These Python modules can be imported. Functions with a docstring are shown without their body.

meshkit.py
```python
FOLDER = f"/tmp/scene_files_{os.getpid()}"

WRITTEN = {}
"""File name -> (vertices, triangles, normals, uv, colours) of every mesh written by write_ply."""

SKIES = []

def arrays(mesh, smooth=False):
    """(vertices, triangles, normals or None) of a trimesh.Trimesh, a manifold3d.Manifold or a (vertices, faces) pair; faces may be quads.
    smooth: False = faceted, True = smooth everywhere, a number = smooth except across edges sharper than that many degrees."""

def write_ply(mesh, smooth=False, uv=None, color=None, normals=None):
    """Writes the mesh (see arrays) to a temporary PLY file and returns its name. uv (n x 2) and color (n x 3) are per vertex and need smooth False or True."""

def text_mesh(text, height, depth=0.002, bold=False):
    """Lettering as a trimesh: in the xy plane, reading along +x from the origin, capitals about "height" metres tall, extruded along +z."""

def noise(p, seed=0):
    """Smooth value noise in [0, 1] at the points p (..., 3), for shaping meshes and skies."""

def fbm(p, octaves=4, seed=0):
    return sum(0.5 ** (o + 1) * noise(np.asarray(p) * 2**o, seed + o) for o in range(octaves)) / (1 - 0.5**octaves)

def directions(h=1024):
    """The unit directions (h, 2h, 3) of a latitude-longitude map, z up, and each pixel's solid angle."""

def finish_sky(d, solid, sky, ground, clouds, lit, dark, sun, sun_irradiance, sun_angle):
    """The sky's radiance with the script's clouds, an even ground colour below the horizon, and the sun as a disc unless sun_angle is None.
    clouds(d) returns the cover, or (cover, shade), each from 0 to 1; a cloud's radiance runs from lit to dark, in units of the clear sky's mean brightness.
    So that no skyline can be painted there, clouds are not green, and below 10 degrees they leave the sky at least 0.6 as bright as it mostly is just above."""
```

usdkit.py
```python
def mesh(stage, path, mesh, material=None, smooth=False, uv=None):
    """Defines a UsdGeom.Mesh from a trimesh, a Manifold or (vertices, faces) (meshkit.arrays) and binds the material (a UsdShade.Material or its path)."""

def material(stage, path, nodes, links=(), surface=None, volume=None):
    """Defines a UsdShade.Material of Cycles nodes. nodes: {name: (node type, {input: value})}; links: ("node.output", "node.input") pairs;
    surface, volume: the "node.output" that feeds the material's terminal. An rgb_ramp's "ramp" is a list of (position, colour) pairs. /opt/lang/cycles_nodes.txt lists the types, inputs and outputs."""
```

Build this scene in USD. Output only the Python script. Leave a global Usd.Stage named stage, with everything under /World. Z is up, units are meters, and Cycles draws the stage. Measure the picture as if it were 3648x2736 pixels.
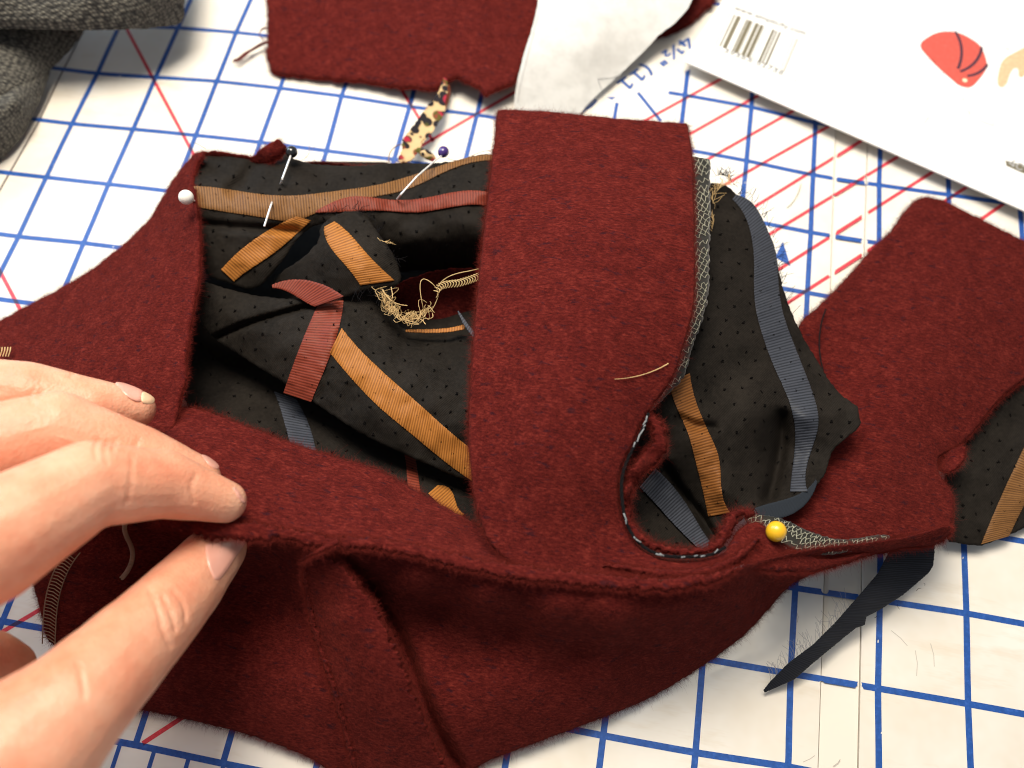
import math, sys
import numpy as np
from scipy.interpolate import RBFInterpolator, splprep, splev
from scipy.spatial import Delaunay, cKDTree
from scipy.spatial.transform import Rotation as R
import trimesh, manifold3d, shapely
from shapely.geometry import Polygon, LineString, Point, MultiPoint, box as sbox
from shapely.ops import unary_union
from shapely import affinity
from pxr import Usd, UsdGeom, UsdLux, UsdShade, Gf, Vt, Sdf
import usdkit, meshkit

rng = np.random.default_rng(7)
stage = Usd.Stage.CreateInMemory()
UsdGeom.SetStageUpAxis(stage, UsdGeom.Tokens.z)
UsdGeom.SetStageMetersPerUnit(stage, 1.0)
UsdGeom.Xform.Define(stage, '/World')
UsdGeom.Scope.Define(stage, '/World/Looks')

# ------------------------------------------------------------------ camera
CAM = [2864.683, -0.3878068, -0.0311526, -0.1745080, 0.2017996, -0.2277882, 0.2454327]
ROT = R.from_rotvec(CAM[1:4]); EYE = np.array(CAM[4:7])
cam = UsdGeom.Camera.Define(stage, '/World/camera')
M = np.eye(4); M[:3, :3] = ROT.as_matrix()          # rows = camera axes in the world
M[3, :3] = EYE
cam.AddTransformOp().Set(Gf.Matrix4d(*M.ravel().tolist()))
AP = 36.0
cam.CreateHorizontalApertureAttr(AP); cam.CreateVerticalApertureAttr(AP * 0.75)
cam.CreateFocalLengthAttr(AP * CAM[0] / 3648)
cam.CreateClippingRangeAttr(Gf.Vec2f(0.005, 20))
cam.CreateExposureAttr(0.16)
cam.CreateFStopAttr(9.0); cam.CreateFocusDistanceAttr(0.225)

# ------------------------------------------------------------------ light
def rect(name, pos, target, w, h, power, color):
    l = UsdLux.RectLight.Define(stage, '/World/' + name)
    z = np.array(pos, float) - np.array(target, float); z /= np.linalg.norm(z)
    x = np.cross([0, 1, 0.01], z); x /= np.linalg.norm(x); y = np.cross(z, x)
    m = np.eye(4); m[0, :3], m[1, :3], m[2, :3], m[3, :3] = x, y, z, pos
    l.AddTransformOp().Set(Gf.Matrix4d(*m.ravel().tolist()))
    l.CreateWidthAttr(w); l.CreateHeightAttr(h); l.CreateIntensityAttr(power)
    l.CreateColorAttr(Gf.Vec3f(*color)); l.CreateNormalizeAttr(False)
    return l
rect('desk_lamp', (0.07, 0.06, 0.53), (0.20, -0.11, 0.0), 0.26, 0.22, 23.5, (1.0, 0.90, 0.76))
rect('window_light', (-0.55, 0.30, 0.42), (0.05, -0.05, 0.0), 0.5, 0.4, 6.5, (0.62, 0.80, 1.0))
rect('ceiling_lamp', (0.26, 0.42, 1.4), (0.20, -0.12, 0.0), 0.7, 0.7, 4.2, (1.0, 0.90, 0.76))
dome = UsdLux.DomeLight.Define(stage, '/World/room_light')
dm = usdkit.material(stage, '/World/Looks/room_glow', {'b': ('background_shader', {'color': (0.88, 0.92, 1.0), 'strength': 0.23})}, surface='b.background')
UsdShade.MaterialBindingAPI.Apply(dome.GetPrim()).Bind(dm)

# ------------------------------------------------------------------ helpers
def ray(x, y):
    x, y = np.asarray(x, float) * (3648 / 2212), np.asarray(y, float) * (3648 / 2212)
    d = np.stack([(x - 1824) / CAM[0], -(y - 1368) / CAM[0], -np.ones_like(x)], -1)
    return ROT.inv().apply(d.reshape(-1, 3)).reshape(d.shape)
def at(x, y, z):
    """the place at height z that lies under the point (x, y) of the plan"""
    d = ray(x, y)
    return EYE + d * ((np.asarray(z, float) - EYE[2]) / d[..., 2])[..., None]
used = {}
def path(name, parent=None):
    base = (parent.GetPath().pathString if parent else '/World') + '/' + name
    n = used.get(base, 0); used[base] = n + 1
    return base if n == 0 else f'{base}_{n:03d}'
def tag(p, label=None, cat=None, group=None, kind=None):
    for k, v in (('label', label), ('category', cat), ('group', group), ('kind', kind)):
        if v: p.SetCustomDataByKey(k, v)
    return p
def thing(name, label, cat, group=None):
    return tag(UsdGeom.Xform.Define(stage, path(name)).GetPrim(), label, cat, group)
def obj(name, mesh, mat, parent=None, smooth=40, uv=None, kind=None, label=None):
    p = usdkit.mesh(stage, path(name, parent), mesh, mat, smooth=smooth, uv=uv).GetPrim()
    return tag(p, label, None, None, kind)
def hairs(name, parent, curves, mat, radius, kind='stuff', taper=True):
    """curves: (n, k, 3)"""
    curves = np.asarray(curves, np.float32); n, k, _ = curves.shape
    c = UsdGeom.BasisCurves.Define(stage, path(name, parent))
    c.CreateTypeAttr('linear')
    c.CreateCurveVertexCountsAttr(Vt.IntArray.FromNumpy(np.full(n, k, np.int32)))
    c.CreatePointsAttr(Vt.Vec3fArray.FromNumpy(curves.reshape(-1, 3)))
    w = np.tile(np.linspace(1, 0.35 if taper else 1, k), n).astype(np.float32) * 2 * radius
    c.CreateWidthsAttr(Vt.FloatArray.FromNumpy(w)); c.SetWidthsInterpolation('vertex')
    UsdShade.MaterialBindingAPI.Apply(c.GetPrim()).Bind(mat)
    return tag(c.GetPrim(), kind=kind)
def tube(pts, r, sides=6, closed=False):
    pts = np.asarray(pts, float); n = len(pts); r = np.broadcast_to(np.asarray(r, float), (n,))
    t = np.gradient(pts, axis=0); t /= np.maximum(np.linalg.norm(t, axis=1, keepdims=True), 1e-12)
    a = np.cross(t, [0.13, 0.27, 0.95]); a /= np.maximum(np.linalg.norm(a, axis=1, keepdims=True), 1e-9); b = np.cross(t, a)
    th = np.arange(sides) * 2 * np.pi / sides
    v = pts[:, None] + r[:, None, None] * (a[:, None] * np.cos(th)[:, None] + b[:, None] * np.sin(th)[:, None])
    f = []
    for i in range(n - 1):
        for j in range(sides):
            f.append((i * sides + j, i * sides + (j + 1) % sides, (i + 1) * sides + (j + 1) % sides, (i + 1) * sides + j))
    f = np.array(f); f = np.vstack([f[:, [0, 1, 2]], f[:, [0, 2, 3]]])
    caps = []
    for i0, s in ((0, -1), ((n - 1) * sides, 1)):
        for j in range(1, sides - 1): caps.append((i0, i0 + j, i0 + j + 1)[::s])
    return trimesh.Trimesh(v.reshape(-1, 3), np.vstack([f, caps]), process=False)
def join(ms): return trimesh.util.concatenate(ms)
def spline(pts, n=60, s=0, closed=False, k=3):
    pts = np.asarray(pts, float)
    if closed: pts = np.vstack([pts, pts[:1]])
    k = min(k, len(pts) - 1)
    tck, _ = splprep(pts.T, s=s, per=closed, k=k)
    return np.array(splev(np.linspace(0, 1, n), tck)).T
def resample(ring, step):
    ls = LineString(np.vstack([ring, ring[:1]])); n = max(8, int(ls.length / step))
    return np.array([ls.interpolate(i / n, normalized=True).coords[0] for i in range(n)])
def chaikin(p, n=2):
    p = np.asarray(p, float)
    for _ in range(n):
        q = np.roll(p, -1, 0); p = np.stack([.75 * p + .25 * q, .25 * p + .75 * q], 1).reshape(-1, 2)
    return p
class Height:
    def __init__(s, ctrl, smooth=0.0, add=None, kernel='thin_plate_spline'):
        c = np.asarray(ctrl, float)
        s.r = RBFInterpolator(c[:, :2] / 100, c[:, 2] * 100, kernel=kernel, smoothing=smooth); s.add = add
    def __call__(s, xy):
        xy = np.asarray(xy, float).reshape(-1, 2); z = s.r(xy / 100) / 100
        if s.add is not None: z = z + s.add(xy)
        return np.maximum(z, 0.0012)
def groove(line, width, depth):
    ls = LineString(line)
    def f(xy):
        d = shapely.distance(ls, shapely.points(xy)); return -depth * np.exp(-(d / width) ** 2)
    return f
def crease(line, width, drop):
    """one side (right of the line's direction) lies lower by drop, over width"""
    ls = np.asarray(line, float); L = LineString(ls)
    def f(xy):
        P = shapely.points(xy); d = shapely.distance(L, P); s = shapely.line_locate_point(L, P)
        a = shapely.get_coordinates(shapely.line_interpolate_point(L, np.maximum(s - 2, 0))); b = shapely.get_coordinates(shapely.line_interpolate_point(L, s + 2))
        t = b - a; sd = np.sign(t[:, 0] * (xy[:, 1] - a[:, 1]) - t[:, 1] * (xy[:, 0] - a[:, 0]))
        return -drop / (1 + np.exp(-np.clip(sd * d / width * 4, -30, 30)))
    return f
def addf(*fs): return lambda xy: sum(f(xy) for f in fs)
def ripples(amp, size, seed):
    return lambda xy: amp * (meshkit.fbm(np.c_[np.asarray(xy) / size, np.full(len(xy), seed * 3.7)], 3, seed) - 0.5)

def cloth(name, parent, outline, H, mat, thick=0.0018, step=8, round_=True, rough=1.2, smooth_outline=2, label=None, fuzz=None, density=1.0, seed=0, straight=False):
    """a sheet of cloth: outline on the plan, its height H, a real thickness; returns prim, vertices, faces, boundary"""
    ring = np.asarray(outline, float) if straight else chaikin(outline, smooth_outline)
    poly = Polygon(ring).buffer(0)
    if poly.geom_type != 'Polygon': poly = max(poly.geoms, key=lambda g: g.area)
    b = resample(np.array(poly.exterior.coords)[:-1], step * 0.6)
    if rough:
        r2 = np.random.default_rng(100 + seed)
        t = np.roll(b, -1, 0) - np.roll(b, 1, 0); nn = np.c_[t[:, 1], -t[:, 0]] / np.maximum(np.linalg.norm(t, axis=1, keepdims=True), 1e-9)
        j = r2.normal(0, 1, len(b)); j = 0.6 * j + 0.4 * np.roll(j, 1) + 1.0 * (meshkit.noise(np.c_[b / 14, np.full(len(b), seed)], seed) - 0.5)
        b = b + nn * (j * rough)[:, None]
        poly = Polygon(b).buffer(0)
        if poly.geom_type != 'Polygon': poly = max(poly.geoms, key=lambda g: g.area)
        b = np.array(poly.exterior.coords)[:-1]
    P = [b]; D = [np.zeros(len(b))]
    x0, y0, x1, y1 = poly.bounds
    if round_:
        for off in (2.5, 6):
            g = poly.buffer(-off)
            for gg in getattr(g, 'geoms', [g]):
                if gg.is_empty: continue
                q = resample(np.array(gg.exterior.coords)[:-1], step * 0.75); P.append(q)
    gx, gy = np.meshgrid(np.arange(x0, x1, step), np.arange(y0, y1, step * 0.87)); gx = gx + (np.arange(len(gx)) % 2)[:, None] * step / 2
    q = np.c_[gx.ravel(), gy.ravel()]
    inn = poly.buffer(-(6 + step * 0.6) if round_ else -step * 0.5)
    q = q[shapely.contains_xy(inn, q[:, 0], q[:, 1])]; P.append(q)
    xy = np.vstack(P); tri = Delaunay(xy).simplices
    c = xy[tri].mean(1); tri = tri[shapely.contains_xy(poly, c[:, 0], c[:, 1])]
    a = np.cross(xy[tri[:, 1]] - xy[tri[:, 0]], xy[tri[:, 2]] - xy[tri[:, 0]])
    tri = tri[np.abs(a) > 1e-6]; a = a[np.abs(a) > 1e-6]; tri[a > 0] = tri[a > 0][:, ::-1]       # plan y runs down
    z = H(xy); dz = np.zeros(len(xy))
    if round_:
        d = shapely.distance(poly.exterior, shapely.points(xy)) * 0.00014; rr = min(0.0011, thick * 0.6)
        u = np.clip(1 - d / rr, 0, 1); dz = rr * (1 - np.sqrt(np.maximum(1 - u * u, 0)))
    top = at(xy[:, 0], xy[:, 1], z) - np.c_[0 * dz, 0 * dz, dz]
    bot = at(xy[:, 0], xy[:, 1], z) - np.array([0, 0, thick])
    bot[:, 2] = np.maximum(bot[:, 2], 0.0006); n = len(xy)
    e = np.vstack([tri[:, [0, 1]], tri[:, [1, 2]], tri[:, [2, 0]]])
    es = set(map(tuple, e)); be = np.array([p for p in es if (p[1], p[0]) not in es])
    side = np.vstack([np.c_[be[:, 1], be[:, 0], be[:, 0] + n], np.c_[be[:, 1], be[:, 0] + n, be[:, 1] + n]])
    m = trimesh.Trimesh(np.vstack([top, bot]), np.vstack([tri, tri[:, ::-1] + n, side]), process=False)
    p = obj(name, m, mat, parent, smooth=60, label=label)
    if fuzz: make_fuzz(parent, top, tri, top[:len(b)], fuzz, density, seed)
    return p, poly
def make_fuzz(parent, top, tri, edge, mat, density, seed):
    r = np.random.default_rng(500 + seed)
    A = np.linalg.norm(np.cross(top[tri[:, 1]] - top[tri[:, 0]], top[tri[:, 2]] - top[tri[:, 0]]), axis=1); N = np.cross(top[tri[:, 1]] - top[tri[:, 0]], top[tri[:, 2]] - top[tri[:, 0]]); N /= np.maximum(np.linalg.norm(N, axis=1, keepdims=True), 1e-12)
    n = int(A.sum() / 2 * 4.5e6 * density)
    k = r.choice(len(tri), n, p=A / A.sum()); w = r.dirichlet([1, 1, 1], n)
    p = (top[tri[k]] * w[..., None]).sum(1); nn = N[k]
    d = r.normal(0, 1, (n, 3)); d -= nn * (d * nn).sum(1, keepdims=True); d /= np.maximum(np.linalg.norm(d, axis=1, keepdims=True), 1e-9)
    L = r.uniform(0.0006, 0.0020, n)[:, None]; lift = r.uniform(0.1, 0.55, n)[:, None]
    c1 = [np.stack([p - nn * .00005, p + d * L * .5 + nn * L * lift * .7, p + d * L + nn * L * lift * .6 + r.normal(0, .0001, (n, 3))], 1)]
    # along the cut edge
    seg = np.roll(edge, -1, 0) - edge; ln = np.linalg.norm(seg, axis=1); ok = ln < 0.004; m = int(ln[ok].sum() * 34000 * density)
    i = r.choice(len(edge), m, p=np.where(ok, ln, 0) / ln[ok].sum()); q = edge[i] + seg[i] * r.random((m, 1))
    o = np.c_[seg[i][:, 1], -seg[i][:, 0], 0 * ln[i]]; o /= np.maximum(np.linalg.norm(o, axis=1, keepdims=True), 1e-9)
    cen = edge.mean(0); ar = 0.5 * np.sum(edge[:, 0] * np.roll(edge[:, 1], -1) - edge[:, 1] * np.roll(edge[:, 0], -1)); o *= 1 if ar > 0 else -1
    d = o + r.normal(0, .75, (m, 3)) * [1, 1, .6]; d /= np.linalg.norm(d, axis=1, keepdims=True); L = (r.gamma(2.0, 0.00042, m) + .0002)[:, None]
    c1.append(np.stack([q - o * .0003 - [0, 0, .0004], q + d * L * .5 + r.normal(0, .00008, (m, 3)), q + d * L + r.normal(0, .0002, (m, 3))], 1))
    c = np.concatenate(c1); c[..., 2] = np.maximum(c[..., 2], 0.0004)
    hairs('wool_fuzz', parent, c, mat, 0.000016)

def ribbon(name, parent, left, right, H, mat, lift=0.0004, rib=6.0, n=None, label=None, amp=0.00004, thick=0.00025, k_=3):
    """a woven ribbon with ribs across it, between two edges of the plan"""
    nn = 240
    l, r_ = spline(left, nn, k=k_), spline(right, nn, k=k_)
    L = (np.linalg.norm(np.diff(l, axis=0), axis=1).sum() + np.linalg.norm(np.diff(r_, axis=0), axis=1).sum()) / 2
    n = max(12, int(L / rib * 6)); l, r_ = spline(left, n, k=k_), spline(right, n, k=k_)
    r2 = np.random.default_rng(len(left) * 31 + int(left[0][0])); k = 9
    l = l + r2.normal(0, .35, l.shape); r_ = r_ + r2.normal(0, .35, l.shape)
    t = np.linspace(0, 1, k); xy = l[:, None] * (1 - t)[None, :, None] + r_[:, None] * t[None, :, None]
    s = np.linspace(0, L, n)
    z = H(xy.reshape(-1, 2)).reshape(n, k) + lift
    ph = 2 * np.pi * s / rib
    z = z + amp * np.sin(ph)[:, None] - 0.00005 * (np.abs(t - .5) > .45)[None, :]
    v = at(xy[..., 0].ravel(), xy[..., 1].ravel(), z.ravel())
    idx = np.arange(n * k).reshape(n, k)
    q = np.stack([idx[:-1, :-1], idx[:-1, 1:], idx[1:, 1:], idx[1:, :-1]], -1).reshape(-1, 4); f = np.vstack([q[:, [0, 1, 2]], q[:, [0, 2, 3]]])
    m0 = trimesh.Trimesh(v, f, process=False)
    if m0.face_normals[:, 2].mean() < 0: f = f[:, ::-1]
    b = v - [0, 0, thick]; N = len(v)
    e = np.vstack([f[:, [0, 1]], f[:, [1, 2]], f[:, [2, 0]]]); es = set(map(tuple, e)); be = np.array([p for p in es if (p[1], p[0]) not in es])
    side = np.vstack([np.c_[be[:, 1], be[:, 0], be[:, 0] + N], np.c_[be[:, 1], be[:, 0] + N, be[:, 1] + N]])
    uv = np.c_[np.repeat(s / rib, k), np.tile(t, n)]
    m = trimesh.Trimesh(np.vstack([v, b]), np.vstack([f, f[:, ::-1] + N, side]), process=False)
    return obj(name, m, mat, parent, smooth=True, uv=np.vstack([uv, uv]), label=label)

# ------------------------------------------------------------------ materials
def mat(name, nodes, links, surface='p.BSDF'):
    return usdkit.material(stage, '/World/Looks/' + name, nodes, links, surface=surface)
def wool(name, dark, mid, light, fleck):
    return mat(name, {
        'g': ('geometry', {}), 'mp': ('mapping', {'scale': (0.55, 1.5, 1.2), 'rotation': (0, 0, 0.06)}),
        'n1': ('noise_texture', {'scale': 1250.0, 'detail': 5.0, 'roughness': 0.8}),
        'n2': ('noise_texture', {'scale': 230.0, 'detail': 3.0, 'roughness': 0.6}),
        'n3': ('noise_texture', {'scale': 480.0, 'detail': 2.0, 'roughness': 0.55}),
        'ma': ('mix_float', {'fac': 0.22, 'use_clamp': True}),
        'r': ('rgb_ramp', {'ramp': [(0.34, dark), (0.50, mid), (0.66, light)]}),
        'fr': ('rgb_ramp', {'ramp': [(0.615, (0, 0, 0)), (0.70, (1, 1, 1))]}),
        'fm': ('math', {'math_type': 'multiply', 'value2': 0.75}),
        'mx': ('mix_color', {'blend_type': 'mix', 'b': fleck}),
        'bp': ('bump', {'strength': 0.55, 'distance': 0.0006}),
        'p': ('principled_bsdf', {'roughness': 0.95, 'specular_ior_level': 0.04, 'sheen_weight': 0.03, 'sheen_roughness': 0.6, 'sheen_tint': (0.9, 0.35, 0.25)})},
        [('g.position', 'mp.vector'), ('mp.vector', 'n1.vector'), ('g.position', 'n2.vector'), ('mp.vector', 'n3.vector'),
         ('n1.fac', 'ma.a'), ('n2.fac', 'ma.b'), ('ma.result', 'r.fac'), ('n3.fac', 'fr.fac'), ('fr.color', 'fm.value1'), ('fm.value', 'mx.fac'),
         ('r.color', 'mx.a'), ('mx.result', 'p.base_color'), ('n1.fac', 'bp.height'), ('bp.normal', 'p.normal')])
MAROON = wool('maroon_wool', (0.028, 0.0045, 0.0048), (0.083, 0.0092, 0.0082), (0.190, 0.028, 0.0205), (0.022, 0.0070, 0.0120))
def plain(name, color, rough=0.6, spec=0.3, **kw):
    return mat(name, {'p': ('principled_bsdf', {'base_color': color, 'roughness': rough, 'specular_ior_level': spec, **kw})}, [])
FUZZ = plain('maroon_fibre', (0.15, 0.021, 0.016), 0.9, 0.03)
def weave(name, color, var=0.35, scale=900.0, rough=0.55, sheen=0.25, bump=0.3, spec=0.35):
    c = np.array(color)
    return mat(name, {
        'g': ('geometry', {}), 'n': ('noise_texture', {'scale': scale, 'detail': 3.0, 'roughness': 0.7}), 'n2': ('noise_texture', {'scale': 90.0, 'detail': 3.0}),
        'm': ('mix_float', {'fac': 0.45}),
        'mp': ('mapping', {'rotation': (0, 0, 0.6)}), 'w': ('wave_texture', {'scale': 620.0, 'distortion': 1.2, 'detail': 2.0, 'detail_scale': 3.0}),
        'r': ('rgb_ramp', {'ramp': [(0.3, c * (1 - var)), (0.5, c), (0.72, c * (1 + var))]}),
        'h': ('mix_float', {'fac': 0.5}), 'bp': ('bump', {'strength': bump, 'distance': 0.0002}),
        'p': ('principled_bsdf', {'roughness': rough, 'specular_ior_level': spec, 'sheen_weight': sheen, 'sheen_roughness': 0.4})},
        [('g.position', 'n.vector'), ('g.position', 'n2.vector'), ('n.fac', 'm.a'), ('n2.fac', 'm.b'), ('m.result', 'r.fac'), ('r.color', 'p.base_color'),
         ('g.position', 'mp.vector'), ('mp.vector', 'w.vector'), ('w.fac', 'h.a'), ('n.fac', 'h.b'), ('h.result', 'bp.height'), ('bp.normal', 'p.normal')])
LINING = weave('dark_lining', (0.0135, 0.0112, 0.0092), 0.55, bump=0.5, rough=0.7, sheen=0.0, spec=0.07)
LINING_DOT = plain('lining_tuft', (0.0055, 0.005, 0.005), 0.9, 0.03)
def ribmat(name, color, groove_):
    c = np.array(color); g = np.array(groove_)
    return mat(name, {
        'uv': ('attribute', {'attribute': 'st'}), 's': ('separate_xyz', {}), 'm1': ('math', {'math_type': 'multiply', 'value2': 2 * math.pi}), 'm2': ('math', {'math_type': 'sine'}),
        'm3': ('math', {'math_type': 'multiply_add', 'value2': 0.5, 'value3': 0.5}),
        'g': ('geometry', {}), 'n': ('noise_texture', {'scale': 1300.0, 'detail': 3.0, 'roughness': 0.7}), 'n2': ('noise_texture', {'scale': 70.0, 'detail': 2.0}),
        'a': ('math', {'math_type': 'multiply_add', 'value2': 0.7, 'value3': -0.35}), 'b': ('math', {'math_type': 'add', 'use_clamp': True}),
        'r': ('rgb_ramp', {'ramp': [(0.05, g), (0.5, c), (0.95, c * 1.25)]}),
        'p': ('principled_bsdf', {'roughness': 0.5, 'specular_ior_level': 0.16})},
        [('uv.vector', 's.vector'), ('s.x', 'm1.value1'), ('m1.value', 'm2.value1'), ('m2.value', 'm3.value1'), ('g.position', 'n.vector'), ('n.fac', 'a.value1'),
         ('a.value', 'b.value1'), ('m3.value', 'b.value2'), ('b.value', 'r.fac'), ('r.color', 'p.base_color')])
GOLD = ribmat('gold_ribbon', (0.31, 0.120, 0.024), (0.21, 0.076, 0.015))
BROWN = ribmat('brown_ribbon', (0.165, 0.078, 0.026), (0.09, 0.040, 0.014))
COPPER = ribmat('copper_ribbon', (0.20, 0.078, 0.020), (0.125, 0.046, 0.012))
RED = ribmat('brick_ribbon', (0.165, 0.031, 0.0165), (0.105, 0.018, 0.010))
GREY = ribmat('slate_ribbon', (0.043, 0.048, 0.062), (0.020, 0.023, 0.030))
BLACKRIB = ribmat('black_ribbon', (0.016, 0.018, 0.025), (0.007, 0.008, 0.011))
INTERF = weave('interfacing', (0.014, 0.0135, 0.010), 0.4, bump=0.4)
PALE = plain('pale_thread', (0.42, 0.42, 0.33), 0.5)
TAN = plain('tan_thread', (0.62, 0.43, 0.20), 0.55)
DIMTHREAD = plain('dim_tan_thread', (0.20, 0.115, 0.07), 0.6)
BLACK = plain('black_thread', (0.010, 0.009, 0.010), 0.8, 0.05)

# ------------------------------------------------------------------ the cutting board
IN = 0.0254
mes = np.load if False else None
S_ = 1220 / 2212
def _rg(ox, oy, l): return [(i, j, ox + x * S_, oy + y * S_) for i, j, x, y in l]
MEAS = _rg(0, 0, [(0, 0, 775, 160), (1, 0, 1150, 180), (2, 0, 1525, 210), (0, 1, 630, 475), (1, 1, 1005, 500), (2, 1, 1400, 525), (3, 1, 1810, 570), (4, 1, 2205, 620), (0, 2, 465, 800), (1, 2, 860, 835), (2, 2, 1265, 875), (3, 2, 1680, 920), (4, 2, 2110, 975), (0, 3, 300, 1145), (1, 3, 700, 1190), (0, 4, 120, 1530), (1, 4, 540, 1570)]) \
    + _rg(1214, 0, [(5, 1, 445, 690), (6, 1, 880, 742), (5, 2, 345, 1030)]) \
    + _rg(2428, 0, [(9, 0, 22, 615), (10, 0, 452, 692), (11, 0, 865, 795), (10, 1, 420, 1038), (11, 1, 850, 1130), (12, 1, 1275, 1195), (13, 1, 1725, 1258), (11, 2, 835, 1502), (12, 2, 1275, 1572)]) \
    + _rg(2428, 1821, [(11, 7, 735, 498), (13, 7, 1840, 660), (11, 8, 705, 1050), (12, 8, 1268, 1145), (13, 8, 1850, 1245), (10, 9, 90, 1560), (11, 9, 690, 1650)]) \
    + _rg(0, 1821, [(4, 10, 875, 1510), (5, 10, 1440, 1630)]) + _rg(1214, 1821, [(9, 9, 1695, 1450)])
MEAS = np.array(MEAS); _w = at(MEAS[:, 2] * 2212 / 3648, MEAS[:, 3] * 2212 / 3648, 0.0)[:, :2]
_nom = np.c_[MEAS[:, 0], -MEAS[:, 1]] * IN
WARP = RBFInterpolator(MEAS[:, :2], (_w - _nom) * 1000, kernel='linear', smoothing=0.02)
def gridpt(ij):
    ij = np.asarray(ij, float); return np.c_[ij[:, 0], -ij[:, 1]] * IN + WARP(ij) / 1000
def plan(pts, z=0.0):
    pts = np.asarray(pts, float); return at(pts[:, 0], pts[:, 1], z)[:, :2]

CARD = mat('white_card', {
    'g': ('geometry', {}), 'n': ('noise_texture', {'scale': 26.0, 'detail': 4.0, 'roughness': 0.65}), 'n2': ('noise_texture', {'scale': 420.0, 'detail': 3.0}),
    'mp': ('mapping', {'scale': (0.35, 1.6, 1.0), 'rotation': (0, 0, 0.15)}),
    'st': ('noise_texture', {'scale': 60.0, 'detail': 5.0, 'roughness': 0.7}),
    'r': ('rgb_ramp', {'ramp': [(0.30, (0.72, 0.665, 0.57)), (0.60, (0.80, 0.775, 0.72))]}),
    'sr': ('rgb_ramp', {'ramp': [(0.56, (0, 0, 0)), (0.74, (1, 1, 1))]}), 'sm': ('math', {'math_type': 'multiply', 'value2': 0.5}),
    'mx': ('mix_color', {'blend_type': 'mix', 'b': (0.62, 0.52, 0.38)}),
    'bp': ('bump', {'strength': 0.08, 'distance': 0.0004}),
    'p': ('principled_bsdf', {'roughness': 0.42, 'specular_ior_level': 0.4})},
    [('g.position', 'n.vector'), ('g.position', 'n2.vector'), ('g.position', 'mp.vector'), ('mp.vector', 'st.vector'), ('n.fac', 'r.fac'), ('st.fac', 'sr.fac'), ('sr.color', 'sm.value1'),
     ('sm.value', 'mx.fac'), ('r.color', 'mx.a'), ('mx.result', 'p.base_color'), ('n2.fac', 'bp.height'), ('bp.normal', 'p.normal')])
STRIP = plain('tan_card', (0.79, 0.745, 0.66), 0.6)
CREASE = plain('worn_crease', (0.16, 0.13, 0.12), 0.8)
WORN = plain('worn_white', (0.86, 0.85, 0.82), 0.6)
def ink(name, c, v=0.25):
    c = np.array(c)
    return mat(name, {'g': ('geometry', {}), 'n': ('noise_texture', {'scale': 700.0, 'detail': 3.0, 'roughness': 0.7}),
        'r': ('rgb_ramp', {'ramp': [(0.3, c * (1 - v)), (0.55, c), (0.75, c * (1 + v) + 0.02)]}),
        'p': ('principled_bsdf', {'roughness': 0.4, 'specular_ior_level': 0.4})}, [('g.position', 'n.vector'), ('n.fac', 'r.fac'), ('r.color', 'p.base_color')])
BLUE = ink('blue_ink', (0.017, 0.088, 0.36)); REDINK = ink('red_ink', (0.66, 0.05, 0.075)); MIXINK = ink('overprint_ink', (0.03, 0.02, 0.08))
def flat(poly, z, h=0.00004):
    ms = []
    for g in getattr(poly, 'geoms', [poly]):
        if g.is_empty or g.geom_type != 'Polygon' or g.area < 1e-9: continue
        m = trimesh.creation.extrude_polygon(g, h, engine='earcut'); m.apply_translation([0, 0, z]); ms.append(m)
    return join(ms)

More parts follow.
